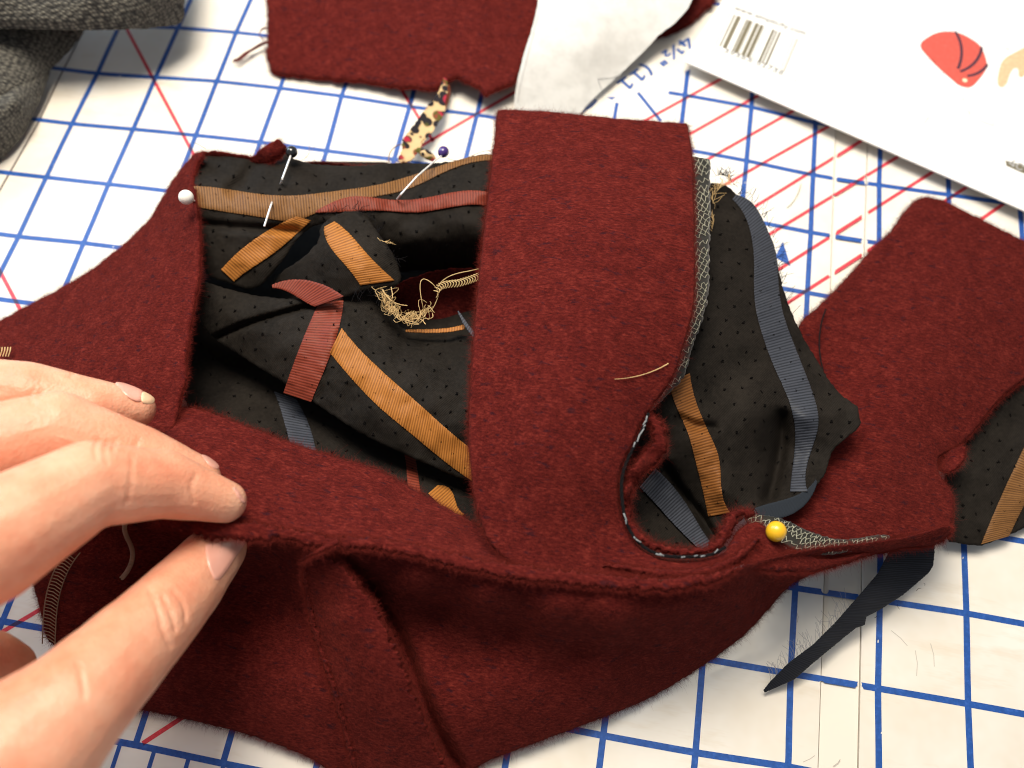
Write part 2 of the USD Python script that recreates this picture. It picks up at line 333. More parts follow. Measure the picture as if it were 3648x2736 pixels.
board = thing('cutting_board', 'white folding cardboard cutting board printed with a blue inch grid, under everything', 'cutting board')
def slab(pts, z0, z1):
    m = trimesh.creation.extrude_polygon(Polygon(pts).buffer(0), z1 - z0, engine='earcut'); m.apply_translation([0, 0, z0]); return m
far = 0.62
sA, sB = plan([(1806, 300), (1797, 560), (1783, 1240), (1768, 1700)]), plan([(1874, 300), (1866, 560), (1862, 1240), (1852, 1700)])
lA = plan([(300, -165), (184, 59), (131, 162), (82, 266), (41, 338), (-160, 690)])
def ext(p, t0=0.5, t1=0.5):
    a = p[0] + (p[0] - p[1]) / np.linalg.norm(p[0] - p[1]) * t0; b = p[-1] + (p[-1] - p[-2]) / np.linalg.norm(p[-1] - p[-2]) * t1
    return np.vstack([a, p, b])
SA, SB, LA = ext(sA), ext(sB), ext(lA)
gap = 0.0004
mid = Polygon(np.vstack([LA + [gap, 0], SA[::-1] - [gap, 0]])).buffer(0)
obj('board_panel', flat(mid, -0.004, 0.004), CARD, board, smooth=False)
obj('board_panel', slab(np.vstack([SB + [0.0003, 0], [[SB[-1, 0] + far, SB[-1, 1]], [SB[0, 0] + far, SB[0, 1]]]]), -0.004, 0.0), CARD, board, smooth=False)
obj('board_panel', slab(np.vstack([LA - [gap, 0], [[LA[-1, 0] - far, LA[-1, 1]], [LA[0, 0] - far, LA[0, 1]]]]), -0.004, 0.0), CARD, board, smooth=False)
obj('hinge_strip', slab(np.vstack([SA, SB[::-1]]), -0.0042, -0.0005), STRIP, board, smooth=False, label='tan hinge strip between two worn fold lines')
obj('fold_crease', flat(LineString(LA).buffer(0.00026, cap_style=2), 0.00001), CREASE, board, smooth=False)
obj('fold_crease', slab(np.vstack([LA - [0.002, 0], LA[::-1] + [0.002, 0]]), -0.0048, -0.0010), CREASE, board, smooth=False)
# the printed grid
r0 = np.random.default_rng(3)
LW = 0.0009
def gline(p0, p1, w=LW, n=60):
    t = np.linspace(0, 1, n)[:, None]; q = np.asarray(p0) * (1 - t) + np.asarray(p1) * t
    return LineString(gridpt(q)).buffer(w, cap_style=2)
blue = []
for i in range(-3, 17):
    top = -3 if i not in (7, 8) else 3.0
    blue.append(gline((i, top), (i, 10)))
for j in range(-3, 10):
    if j in (-2, -1, 0): blue.append(gline((-0.78, j), (6.4 if j == 0 else 7, j))); blue.append(gline((8.75 if j == 0 else 9, j), (17, j)))
    else: blue.append(gline((-0.78, j), (17, j)))
blue.append(gline((-3, 10), (8.5, 10), 0.00085))
for k in range(-10, 14):
    i = 3.83 + k * 0.3937; blue.append(gline((i, 10.0), (i, 10.33 if k % 2 else 10.6), 0.0006, 4))
for k in range(1, 20): blue.append(gline((8.8, 9.6 + k), (9, 9.6 + k), n=3))
def pl(pts, w): return LineString(plan(pts)).buffer(w, cap_style=2)
knock = Polygon(plan([(1190, 260), (1290, 120), (1430, 20), (1560, 20), (1492, 150), (1396, 186), (1398, 214), (1340, 216), (1330, 250), (1240, 300)]))
blue = unary_union(blue).difference(knock)
blue = unary_union([blue, pl([(1378, 200), (1428, 262)], 0.0007), pl([(1333, 222), (1326, 262)], 0.0007), Polygon(plan([(1691, 521), (1674, 556), (1708, 576)])), Polygon(plan([(1309, 210), (1331, 209), (1322, 216)])),
                    Polygon(plan([(1246, 238), (1262, 222), (1286, 212), (1291, 219), (1278, 232), (1258, 244)])), pl([(1598, 422), (1632, 470)], 0.0007)])
red = []
for a, b in [((268, 52), (430, 356)), ((-40, 510), (60, 700)), ((700, -80), (936, 306)), ((1140, 183), (905, 318)), ((1640, 125), (1380, 268)), ((1720, 160), (1440, 318)), ((1790, 196), (1480, 372)), ((1870, 228), (1500, 436)),
             ((1940, 255), (1570, 484)), ((2010, 296), (1610, 538)), ((2080, 330), (1610, 628)), ((2150, 364), (1600, 720)), ((2212, 410), (1660, 790)), ((110, 1303), (-80, 1415)), ((420, 1533), (308, 1606))]:
    red.append(pl([a, b], 0.00064))
reds = [q.difference(Polygon(plan([(1190, 260), (1290, 120), (1430, 20), (1560, 20), (1480, 160), (1396, 190)]))) for q in red]; red = unary_union(reds)
wear = []
for _ in range(330):
    c = gridpt([[r0.uniform(-1, 14), r0.uniform(-.6, 10)]])[0]; wear.append(affinity.rotate(affinity.scale(Point(c).buffer(1, 6), r0.uniform(.0001, .0003), r0.uniform(.0001, .0006)), r0.uniform(0, 180)))
for L in (SA, SB):
    ls = LineString(L)
    for s in np.arange(0, ls.length, 0.0015):
        if r0.random() < 0.8: c = ls.interpolate(s); wear.append(c.buffer(r0.uniform(.0005, .0013), 5))
wear = unary_union(wear)
blue, red = blue.difference(wear), red.difference(wear)
both = blue.intersection(red)
LIM = Polygon([(-0.2, 0.12), (0.5, 0.12), (0.5, -0.36), (-0.2, -0.36)])
obj('printed_blue_grid', flat(blue.difference(both).intersection(LIM), 0.00002), BLUE, board, smooth=False)
for rl in reds: obj('printed_red_line', flat(rl.difference(both).difference(wear), 0.00002), REDINK, board, smooth=False)
obj('printed_crossings', flat(both, 0.00002), MIXINK, board, smooth=False, kind='stuff')
def lettering(text, p0, p1, height, z, mt, parent, name='lettering', bold=False, fit=True):
    a, b = at(*p0, z), at(*p1, z); d = (b - a)[:2]; ln = np.linalg.norm(d); d /= ln
    m = meshkit.text_mesh(text, height, 0.00005, bold)
    w = m.bounds[1, 0] - m.bounds[0, 0]; v = m.vertices.copy()
    if fit: v[:, 0] *= ln / w
    X = np.array([d[0], d[1], 0]); Y = np.array([-d[1], d[0], 0])
    m.vertices = a + v[:, :1] * X + v[:, 1:2] * Y + v[:, 2:] * [0, 0, 1]
    return obj(name, m, mt, parent, smooth=False)
lettering('4½" (11', (1486, 76), (1334, 177), 0.0056, 0.00003, BLUE, board, bold=True)

# scratches and faint marks left on the card
sc = []
for x0, y0, x1, y1 in [(1925, 1362, 1960, 1395), (1977, 1405, 1980, 1460), (1735, 1646, 1760, 1632), (1800, 1655, 1815, 1640), (1720, 1320, 1722, 1345), (2010, 1390, 2018, 1440)]:
    sc.append(pl([(x0, y0), ((x0 + x1) / 2 + 3, (y0 + y1) / 2), (x1, y1)], 0.00008))
SCR = plain('scratch', (0.45, 0.42, 0.38), 0.7)
for q in sc: obj('scratch_mark', flat(q, 0.00003, 0.00002), SCR, board, smooth=False)

# ------------------------------------------------------------------ grey knitted fabric
KNIT = mat('grey_knit', {
    'g': ('geometry', {}), 'mp': ('mapping', {'scale': (0.75, 2.0, 1.0), 'rotation': (0, 0, 0.5)}),
    'v': ('voronoi_texture', {'scale': 720.0, 'randomness': 0.5}), 'n': ('noise_texture', {'scale': 900.0, 'detail': 3.0}),
    'r': ('rgb_ramp', {'ramp': [(0.05, (0.25, 0.24, 0.195)), (0.35, (0.105, 0.10, 0.087)), (0.7, (0.02, 0.02, 0.02))]}),
    'bp': ('bump', {'strength': 0.8, 'distance': 0.0006, 'invert': True}),
    'p': ('principled_bsdf', {'roughness': 0.85, 'specular_ior_level': 0.2, 'sheen_weight': 0.1})},
    [('g.position', 'mp.vector'), ('mp.vector', 'v.vector'), ('v.distance', 'r.fac'), ('r.color', 'p.base_color'), ('v.distance', 'bp.height'), ('bp.normal', 'p.normal')])
gf = thing('grey_fabric', 'folded pile of grey knitted fabric at the top left corner', 'fabric')
H1 = Height([(-250, -150, .03), (0, -150, .036), (200, -140, .035), (380, -100, .028), (430, -60, .022), (-200, -20, .034), (0, 0, .036), (200, 5, .034), (330, 0, .030), (385, 0, .024), (-200, 22, .033), (0, 30, .032), (200, 38, .029), (330, 36, .024), (385, 22, .020)], .02)
cloth('folded_edge', gf, [(-300, -260), (430, -260), (400, -90), (388, -10), (391, 12), (385, 33), (340, 40), (260, 46), (120, 46), (0, 42), (-300, 34)], H1, KNIT, .004, 8, rough=.8, seed=1)
H2 = Height([(-250, 0, .020), (0, 20, .018), (170, 30, .015), (-200, 130, .022), (0, 100, .020), (90, 90, .014), (150, 60, .009), (-200, 220, .018), (0, 190, .017), (60, 165, .013), (100, 140, .009)], .02)
cloth('draped_fold', gf, [(-300, -20), (170, -20), (178, 45), (160, 75), (130, 110), (105, 135), (60, 170), (0, 208), (-300, 300)], H2, KNIT, .003, 8, rough=.8, seed=2)
H3 = Height([(-250, 150, .012), (0, 190, .014), (60, 160, .012), (100, 140, .008), (-200, 300, .02), (-40, 260, .019), (40, 220, .015), (80, 190, .008), (-200, 420, .006), (-40, 340, .006), (20, 310, .005), (65, 240, .004)], .02)
cloth('draped_fold', gf, [(-300, 120), (60, 120), (105, 130), (92, 165), (70, 225), (45, 275), (20, 305), (0, 328), (-60, 380), (-300, 440)], H3, KNIT, .003, 8, rough=.8, seed=3)

# ------------------------------------------------------------------ maroon scrap at the top
scrap = thing('wool_scrap', 'flat maroon wool offcut with ragged lower edge beside the paper pattern, at the top', 'fabric scrap')
Hs = Height([(560, -100, .006), (900, -100, .009), (1200, -100, .008), (1540, -100, .006), (575, 130, .003), (800, 170, .005), (950, 180, .0075), (1050, 190, .010), (1110, 160, .009), (1140, 90, .0045), (1300, 60, .003), (1500, 40, .003), (800, 50, .006), (1000, 80, .0085)], .02, ripples(.0015, 90, 3))
cloth('wool_panel', scrap, [(574, -160), (574, -20), (578, 60), (575, 130), (590, 158), (640, 160), (700, 168), (780, 170), (830, 182), (900, 186), (945, 190), (965, 172), (985, 163), (1020, 178), (1038, 184), (1047, 206), (1060, 196), (1090, 185), (1108, 178), (1122, 150), (1140, 105), (1200, 95), (1300, 90), (1420, 76), (1470, 60), (1506, 34), (1560, -20), (1600, -160)], Hs, MAROON, .0022, 8, rough=1.6, seed=4, fuzz=FUZZ)
Hs2 = Height([(1000, 200, .0005), (1040, 130, .006), (1140, 110, .008), (1110, 185, .003), (1150, 180, .003)], .02)

# paper pattern (tissue)
PAPER = mat('tissue_paper', {'g': ('geometry', {}), 'n': ('noise_texture', {'scale': 160.0, 'detail': 5.0, 'roughness': 0.7}), 'r': ('rgb_ramp', {'ramp': [(0.3, (0.66, 0.66, 0.64)), (0.6, (0.79, 0.79, 0.77))]}),
    'bp': ('bump', {'strength': 0.25, 'distance': 0.001}), 'p': ('principled_bsdf', {'roughness': 0.8, 'specular_ior_level': 0.2}), 't': ('translucent_bsdf', {'color': (0.5, 0.5, 0.48)}), 'm': ('mix_closure', {'fac': 0.25})},
    [('g.position', 'n.vector'), ('n.fac', 'r.fac'), ('r.color', 'p.base_color'), ('n.fac', 'bp.height'), ('bp.normal', 'p.normal'), ('p.BSDF', 'm.closure1'), ('t.BSDF', 'm.closure2')], 'm.closure')
tis = thing('paper_pattern', 'white paper pattern piece lying over the maroon offcut left of the envelope', 'paper')
Ht = Height([(1200, -120, .013), (1480, -120, .012), (1165, 0, .0135), (1320, 0, .0145), (1490, 0, .013), (1140, 110, .0125), (1280, 90, .012), (1400, 70, .0095), (1112, 215, .005), (1180, 230, .0035), (1250, 238, .0022), (1330, 160, .004), (1240, 160, .008)], .01, ripples(.0010, 120, 9))
cloth('paper_sheet', tis, [(1172, -160), (1164, 0), (1150, 60), (1135, 105), (1120, 160), (1109, 222), (1115, 260), (1250, 262), (1254, 240), (1300, 196), (1350, 150), (1400, 102), (1428, 70), (1462, 48), (1498, 2), (1550, -160)], Ht, PAPER, .00025, 8, round_=False, rough=.4, smooth_outline=1, seed=5)
PENCIL = plain('pencil_grey', (0.30, 0.30, 0.31), 0.7)
pm = []
for pts in ([(1158, 30), (1144, 90), (1126, 160), (1114, 222)], [(1256, 238), (1300, 200), (1340, 160), (1318, 168), (1287, 170), (1300, 206)]):
    q = spline(pts, 40, k=1 if len(pts) > 4 else 3); pm.append(tube(at(q[:, 0] + 4, q[:, 1], Ht(q) + .0001), .00009, 5))
for q in pm: obj('pencil_line', q, PENCIL, tis)

# ------------------------------------------------------------------ the pattern envelope
env = thing('pattern_envelope', 'white sewing pattern envelope with a barcode and a red beret drawing at the upper right', 'envelope')
EZ = 0.0055
e0, e1 = at(1475, 131, EZ), at(2212, 455, EZ); eu = (e1 - e0) / np.linalg.norm(e1 - e0); ev = np.cross([0, 0, 1], eu)
def el(x, y):
    d = at(x, y, EZ) - e0; return np.stack([d @ eu, d @ ev], -1)
def epts(pts): return np.array([el(*p) for p in pts])
ENV = plain('envelope_paper', (0.83, 0.83, 0.82), 0.38, 0.4)
PRINT = {'k': plain('print_dark', (0.17, 0.15, 0.10), .5), 'g': plain('print_grey', (0.16, 0.16, 0.15), .5), 'r': ink('print_red', (0.62, 0.10, 0.075), .12), 'n': plain('print_navy', (0.07, 0.03, 0.05), .5), 'c': plain('print_cream', (0.78, 0.70, 0.48), .5), 't': ink('print_tan', (0.66, 0.50, 0.30), .15), 'l': plain('print_pale', (0.38, 0.38, 0.37), .5)}
cnr = [(-0.0, 0.0), (0.26, 0.0), (0.26, 0.2), (0.0, 0.2)]
pe = Polygon(cnr).buffer(-0.0016).buffer(0.0016, 6)
def eplace(m):
    v = m.vertices; m.vertices = e0 + v[:, :1] * eu + v[:, 1:2] * ev + v[:, 2:] * [0, 0, 1]; return m
def eflat(poly, z=0.00002, h=0.00004): return eplace(flat(poly, z, h))
obj('envelope_front', eflat(pe, -0.00035, 0.00035), ENV, env, smooth=False)
obj('envelope_back', eflat(pe.buffer(-0.0006), -0.0012, 0.0004), ENV, env, smooth=False)
inner = [trimesh.creation.box([0.235, 0.18, 0.0006])]; inner[0].apply_translation([0.133, 0.098, -0.00075])
obj('folded_contents', eplace(inner[0]), PAPER, env, smooth=False)
# barcode: bars run up the envelope
bc0, bc1 = el(1542, 98), el(1716, 167); bt0, bt1 = el(1576, 27), el(1742, 92)
WB = [1, 1, 1, 2, 3, 4, 1, 1, 2, 1, 3, 2, 1, 1, 4, 1, 3, 1, 4, 2, 4, 1, 1, 1, 1, 1, 2, 1, 2, 1, 2, 2, 1, 1, 1, 2, 1, 2, 1, 2, 1, 1, 1, 3, 1, 1, 1, 2]
tot = sum(WB) + len(WB) * 1.7; s = 0; bars = {'k': [], 'g': []}
ubar = np.array([bc1 - bc0, bt1 - bt0]).mean(0); hb = bt0 - bc0
WID = [(0, 1, 'g'), (4, 1, 'g'), (9, 3, 'k'), (15, 8, 'k'), (28, 1, 'g'), (33, 3, 'k'), (37, 8, 'k'), (47, 1, 'g'), (51, 7, 'k'), (60, 7, 'k'), (69, 1, 'g'), (73, 1, 'g'), (77, 1, 'g'), (83, 5, 'k'), (90, 3, 'k'), (96, 4, 'k'), (104, 1, 'g'), (109, 1, 'g'), (114, 1, 'g'), (122, 1, 'g'), (126, 1, 'g'), (130, 2, 'g'), (138, 1, 'g'), (143, 1, 'g'), (148, 1, 'g')]
for a, w, c in WID:
    p = bc0 + ubar * (a / 150); q = ubar * (w / 150) * (1.0 if c == 'k' else 1.0); lo = -0.10 if a in (0, 4, 73, 77, 143, 148) else 0.03
    bars[c].append(Polygon([p + hb * lo, p + q + hb * lo, p + q + hb, p + hb]))
obj('barcode', eflat(unary_union(bars['k'])), PRINT['k'], env, smooth=False)
obj('barcode', eflat(unary_union(bars['g'])), PRINT['k'], env, smooth=False)
lettering('www.simplicity.com', (1585, 20), (1738, 76), 0.0021, EZ + .00003, PRINT['g'], env, bold=True)
lettering('0', (1526, 96), (1531, 98), 0.0016, EZ + .00002, PRINT['l'], env)
lettering('39363', (1561, 112), (1620, 135), 0.0022, EZ + .00003, PRINT['g'], env, bold=True)
lettering('51736', (1630, 138), (1688, 162), 0.0022, EZ + .00003, PRINT['g'], env, bold=True)
lettering('8', (1712, 175), (1719, 178), 0.0016, EZ + .00002, PRINT['l'], env)
lettering('D', (2171, 107), (2178, 109), 0.0013, EZ + .00002, PRINT['l'], env)
lettering('F', (1910, 204), (1915, 205), 0.0014, EZ + .00002, PRINT['l'], env)
blk = Polygon(epts([(2172, 347), (2212, 358), (2260, 372), (2255, 386), (2207, 373), (2174, 358)]))
obj('printed_band', eflat(blk), PRINT['k'], env, smooth=False)
lettering('4C', (2176, 355), (2206, 369), 0.0030, EZ + .00008, PRINT['l'], env, bold=True)
beret = Polygon(epts(chaikin([(1983, 98), (2003, 80), (2030, 68), (2064, 68), (2092, 80), (2121, 100), (2133, 138), (2130, 152), (2112, 176), (2095, 191), (2072, 186), (2054, 170), (2030, 150), (2005, 124)], 2)))
obj('beret_drawing', eflat(beret), PRINT['r'], env, smooth=False)
ln = []
def eline(pts, w): return LineString(epts(spline(pts, 24, k=min(3, len(pts) - 1)))).buffer(w)
for pts in ([(2064, 69), (2076, 100), (2070, 147)], [(2121, 102), (2108, 132), (2076, 154)], [(2133, 140), (2116, 156), (2092, 164)]): ln.append(eline(pts, .00055))
obj('beret_seams', eflat(unary_union(ln).intersection(beret.buffer(.0004)), .00007, .00003), PRINT['n'], env, smooth=False)
obj('beret_button', eflat(Point(*el(2084, 174)).buffer(.00095), .0001, .00004), PRINT['c'], env, smooth=False)
tanp = Polygon(epts(chaikin([(2152, 186), (2160, 140), (2172, 124), (2196, 112), (2225, 95), (2260, 90), (2260, 120), (2222, 126), (2214, 165), (2200, 168), (2200, 145), (2184, 150), (2172, 190)], 2)))
obj('animal_drawing', eflat(tanp), PRINT['t'], env, smooth=False)
skt = [[(1990, 118), (1986, 140), (2010, 152), (2040, 160)], [(1998, 132), (2008, 128), (2020, 136)], [(2012, 192), (2020, 240), (1990, 270), (1965, 298)], [(2022, 228), (1995, 280), (1998, 305), (2030, 306), (2078, 272), (2096, 238)], [(2080, 215), (2110, 222), (2140, 250), (2146, 272)], [(2080, 215), (2090, 240), (2120, 262), (2146, 272)],
       [(1915, 240), (1950, 210), (2000, 195)], [(1930, 260), (1960, 230), (1990, 222)], [(2092, 190), (2082, 206), (2078, 216)], [(1968, 145), (1965, 170), (1975, 185)]]
obj('sketch_lines', eflat(unary_union([eline(p, .00009) for p in skt]), .00003, .00003), PRINT['l'], env, smooth=False)
obj('sketch_shading', eflat(Polygon(epts([(2084, 218), (2110, 224), (2138, 250), (2145, 270), (2118, 260), (2092, 240)]))), plain('print_faint', (0.77, 0.77, 0.76), .5), env, smooth=False)

# ------------------------------------------------------------------ the half sewn hat
hat = thing('wool_hat', 'half sewn maroon wool hat opened to show its dark lining striped with ribbons, at centre', 'hat')
# deep dark floor of the lining
def tufts(poly, H, ang, step=34, seed=0):
    r = np.random.default_rng(seed); g = []
    x0, y0, x1, y1 = poly.bounds; c, s = math.cos(ang), math.sin(ang); k = 0
    cx, cy = (x0 + x1) / 2, (y0 + y1) / 2; R_ = max(x1 - x0, y1 - y0)
    P = []
    for a in np.arange(-R_, R_, step):
        k += 1
        for b in np.arange(-R_, R_, step):
            u, v = a, b + (k % 2) * step / 2
            P.append((cx + u * c - v * s + r.normal(0, 3.0), cy + u * s + v * c + r.normal(0, 3.0)))
    P = np.array(P); P = P[shapely.contains_xy(poly.buffer(-8), P[:, 0], P[:, 1])]
    if not len(P): return None
    ms = []
    for p in P:
        if r.random() < .12: continue
        for da in r.permutation([0.4, 2.0, 3.7, 5.2])[:r.integers(2, 5)]:
            a = ang + da + r.normal(0, .25); L = r.uniform(2.8, 4.8)
            q = np.array([p - [0, 0], p + L * .5 * np.array([math.cos(a), math.sin(a)]), p + L * np.array([math.cos(a), math.sin(a)])])
            z = H(q) + np.array([.0001, .00035, .0001]); ms.append(tube(at(q[:, 0], q[:, 1], z), [.00016, .00016, .00007], 5))
    return join(ms)
def lining(name, outline, H, seed, ang=.3, thick=.0006, label=None, smooth_outline=2, step=6):
    H.add = addf(*([H.add] if H.add else []), ripples(.0011, 30, seed + 60), ripples(.0016, 62, seed + 80))
    p, poly = cloth(name, hat, outline, H, LINING, thick, step, rough=.8, seed=seed, label=label, smooth_outline=smooth_outline)
    t = tufts(poly, H, ang, seed=seed)
    if t is not None: obj('woven_tufts', t, LINING_DOT, p, kind='stuff')
    return p
HK0 = Height([(420, 330, .010), (1060, 330, .010), (400, 900, .006), (1060, 900, .008), (700, 600, .004), (1060, 1150, .012), (700, 1000, .01)], .05)
cloth('lining_depths', hat, [(425, 345), (1080, 350), (1080, 1160), (800, 1040), (395, 920), (400, 600)], HK0, LINING, .0006, 14, rough=0, seed=6)
# upper band of the lining
HK1 = Height([(420, 335, .030), (560, 350, .030), (700, 356, .028), (860, 356, .027), (1070, 330, .030), (430, 400, .033), (640, 390, .033), (800, 400, .032), (1060, 390, .034), (430, 460, .030), (560, 480, .031), (700, 470, .031), (900, 470, .029), (900, 515, .0280), (1060, 470, .030), (1060, 508, .0285), (440, 600, .022), (520, 600, .023), (590, 570, .025), (640, 500, .027), (820, 525, .024), (900, 590, .009), (1060, 580, .009), (980, 625, .003)], .03,
    addf(groove([(430, 484), (520, 492), (640, 498)], 9, .0022), ripples(.0022, 80, 5), groove([(560, 340), (530, 390), (500, 410)], 16, .002)))
K1 = lining('lining_panel', [(416, 352), (424, 336), (450, 330), (500, 336), (560, 346), (612, 322), (628, 340), (660, 350), (700, 355), (770, 358), (820, 352), (868, 350), (920, 352), (980, 348), (1030, 332), (1080, 330), (1080, 600), (1000, 590), (900, 580), (860, 590), (800, 540), (760, 480), (700, 475), (650, 500), (610, 560), (580, 600), (545, 628), (500, 612), (430, 590), (424, 450)], HK1, 7, .12)
ribbon('gold_ribbon', K1, [(418, 402), (480, 407), (570, 420), (640, 422), (720, 413), (800, 402), (880, 382), (950, 358), (1010, 340), (1075, 334)], [(422, 446), (480, 456), (570, 470), (640, 475), (690, 456), (740, 439), (800, 426), (880, 408), (950, 376), (1010, 353), (1075, 346)], HK1, BROWN, label='brown and gold ribbon along the top')
ribbon('brick_ribbon', K1, [(682, 456), (720, 436), (765, 424), (830, 430), (900, 430), (980, 415), (1075, 421)], [(682, 459), (760, 456), (830, 455), (900, 458), (980, 446), (1075, 450)], HK1, RED, lift=.0007)
ribbon('gold_ribbon', K1, [(478, 582), (520, 540), (560, 510), (600, 486), (640, 468)], [(505, 608), (550, 574), (590, 547), (630, 514), (672, 476)], HK1, GOLD, lift=.0006)
# a rolled strip of lining, raised
HK2 = Height([(700, 468, .034), (780, 452, .033), (720, 520, .036), (800, 520, .036), (760, 580, .036), (850, 560, .034), (790, 620, .033), (855, 620, .031), (600, 600, .020), (640, 600, .026), (700, 640, .029), (560, 620, .018), (745, 630, .031)], .02)
K2 = lining('lining_flap', [(690, 486), (720, 462), (760, 452), (790, 460), (815, 500), (850, 545), (866, 590), (862, 618), (800, 622), (770, 630), (735, 645), (690, 625), (640, 612), (580, 618), (600, 590), (650, 560), (690, 520)], HK2, 8, .8)
ribbon('gold_ribbon', K2, [(722, 478), (750, 500), (790, 545), (822, 578), (852, 606)], [(700, 490), (706, 520), (735, 560), (762, 592), (778, 616)], HK2, GOLD)
ribbon('brick_ribbon', K2, [(588, 615), (630, 604), (690, 612), (742, 640)], [(588, 622), (630, 634), (665, 655), (680, 662)], Height([(588, 618, .030), (640, 610, .030), (740, 640, .034), (680, 660, .030)], .01), RED)
# lower lining, left and right of the long fold
fold = [(405, 690), (460, 740), (520, 770), (600, 835), (680, 890), (760, 950), (880, 1000), (1040, 1055)]
HK4 = Height([(400, 700, .004), (400, 850, .012), (500, 800, .006), (560, 900, .016), (620, 860, .010), (700, 920, .012), (800, 980, .012), (1000, 1060, .014), (650, 980, .019), (800, 1040, .019), (1000, 1130, .020), (1060, 1160, .02)], .03, ripples(.0012, 70, 12))
K4 = lining('lining_panel', [(392, 680), (470, 740), (600, 815), (690, 880), (780, 940), (900, 990), (1070, 1040), (1070, 1175), (940, 1100), (800, 1030), (640, 975), (480, 915), (392, 900)], HK4, 9, .3)
ribbon('slate_ribbon', K4, [(592, 845), (608, 890), (622, 940), (634, 985)], [(640, 862), (660, 900), (676, 945), (684, 990)], HK4, GREY)
ribbon('brick_ribbon', K4, [(872, 978), (878, 1010), (880, 1040), (884, 1062)], [(898, 988), (902, 1020), (906, 1044), (908, 1066)], HK4, RED)
ribbon('gold_ribbon', K4, [(925, 1066), (945, 1085), (968, 1108), (985, 1130)], [(946, 1048), (980, 1070), (985, 1086), (1002, 1110)], HK4, GOLD, lift=.0008)
HK3 = Height([(430, 610, .026), (560, 640, .026), (700, 640, .028), (800, 630, .026), (430, 690, .024), (520, 690, .026), (640, 680, .028), (760, 690, .029), (850, 690, .026), (900, 720, .023), (1030, 725, .024), (600, 760, .027), (760, 800, .029), (900, 800, .029), (1030, 800, .028), (520, 770, .021), (600, 830, .022), (690, 885, .023), (780, 945, .023), (900, 995, .022), (1040, 1040, .022), (800, 890, .028), (950, 940, .027), (1040, 960, .026)], .02,
    addf(groove([(455, 735), (520, 705), (600, 680), (690, 655), (750, 630)], 6, .0035), groove([(820, 650), (850, 700), (890, 722), (960, 722)], 12, .003), ripples(.0016, 75, 14), groove([(690, 650), (735, 660), (725, 740), (690, 860)], 5, .0008)))
K3 = lining('lining_panel', [(424, 600), (480, 620), (560, 640), (640, 645), (700, 640), (745, 635), (790, 618), (815, 628), (830, 660), (850, 690), (880, 716), (950, 722), (1000, 722), (1070, 730), (1070, 1050), (1000, 1036), (900, 992), (780, 938), (690, 876), (600, 818), (520, 768), (460, 730), (424, 690)], HK3, 10, .35)
ribbon('brick_ribbon', K3, [(690, 652), (668, 700), (640, 770), (612, 848)], [(742, 642), (734, 700), (708, 780), (672, 868)], HK3, RED)
ribbon('gold_ribbon', K3, [(738, 708), (790, 768), (840, 815), (900, 868), (960, 922), (1040, 985)], [(712, 762), (760, 818), (820, 880), (880, 930), (940, 980), (1040, 1050)], HK3, GOLD)
# dark gap at the right with wool behind it
HG = Height([(860, 630, .020), (1050, 590, .022), (1050, 680, .004), (880, 700, .004), (960, 640, .012), (960, 725, .002)], .01)
cloth('wool_behind', hat, [(840, 600), (1070, 560), (1070, 726), (960, 724), (878, 716), (850, 680)], HG, MAROON, .0015, 8, seed=11)
ribbon('gold_stitching', hat, [(876, 712), (930, 711), (970, 708), (1004, 700)], [(876, 717), (930, 719), (970, 717), (1004, 711)], Height([(870, 715, .0255), (1000, 705, .027), (930, 700, .026)], .01), GOLD, rib=6)
ribbon('slate_ribbon', hat, [(988, 672), (1000, 698), (1012, 716), (1030, 735)], [(990, 671), (1004, 690), (1016, 706), (1036, 722)], Height([(980, 670, .030), (1030, 730, .030), (1020, 700, .030)], .01), GREY)

# maroon lining edge along the top, with its little turned-up tab
He = Height([(420, 330, .031), (560, 345, .030), (700, 352, .0275), (820, 350, .026), (600, 310, .036), (580, 335, .034)], .01)
cloth('wool_edge', hat, [(410, 340), (430, 324), (470, 322), (520, 330), (546, 336), (556, 322), (590, 300), (602, 297), (618, 312), (612, 326), (588, 344), (566, 354), (500, 342), (450, 336)], He, MAROON, .002, 5, seed=12, fuzz=FUZZ)
cloth('wool_edge', hat, [(640, 352), (680, 346), (720, 350), (760, 356), (850, 354), (880, 346), (880, 356), (800, 366), (700, 362), (640, 358)], Height([(640, 350, .027), (760, 356, .026), (880, 350, .026), (760, 366, .024)], .01), MAROON, .0015, 5, seed=13, fuzz=FUZZ)

# left wool panel, running under the fingers
HA = Height([(430, 325, .034), (400, 350, .030), (340, 440, .022), (300, 490, .018), (200, 570, .013), (110, 630, .010), (0, 690, .007), (-100, 730, .006), (430, 460, .037), (430, 560, .037), (415, 700, .039), (400, 820, .040), (330, 600, .030), (250, 680, .028), (150, 720, .022), (0, 780, .016), (300, 800, .036), (200, 900, .034), (0, 900, .024), (360, 900, .038), (-100, 900, .02)], .02, ripples(.0015, 110, 21))
cloth('wool_panel', hat, [(412, 334), (428, 324), (440, 330), (424, 350), (416, 380), (420, 440), (430, 480), (430, 560), (428, 610), (420, 640), (416, 670), (408, 700), (406, 740), (398, 770), (402, 810), (396, 830), (386, 860), (380, 920), (300, 1010), (0, 1010), (-160, 1000), (-160, 760), (-60, 716), (0, 690), (60, 655), (115, 628), (170, 596), (215, 566), (270, 522), (300, 492), (322, 470), (345, 430), (375, 380)], HA, MAROON, .0022, 8, rough=0.9, seed=14, fuzz=FUZZ)

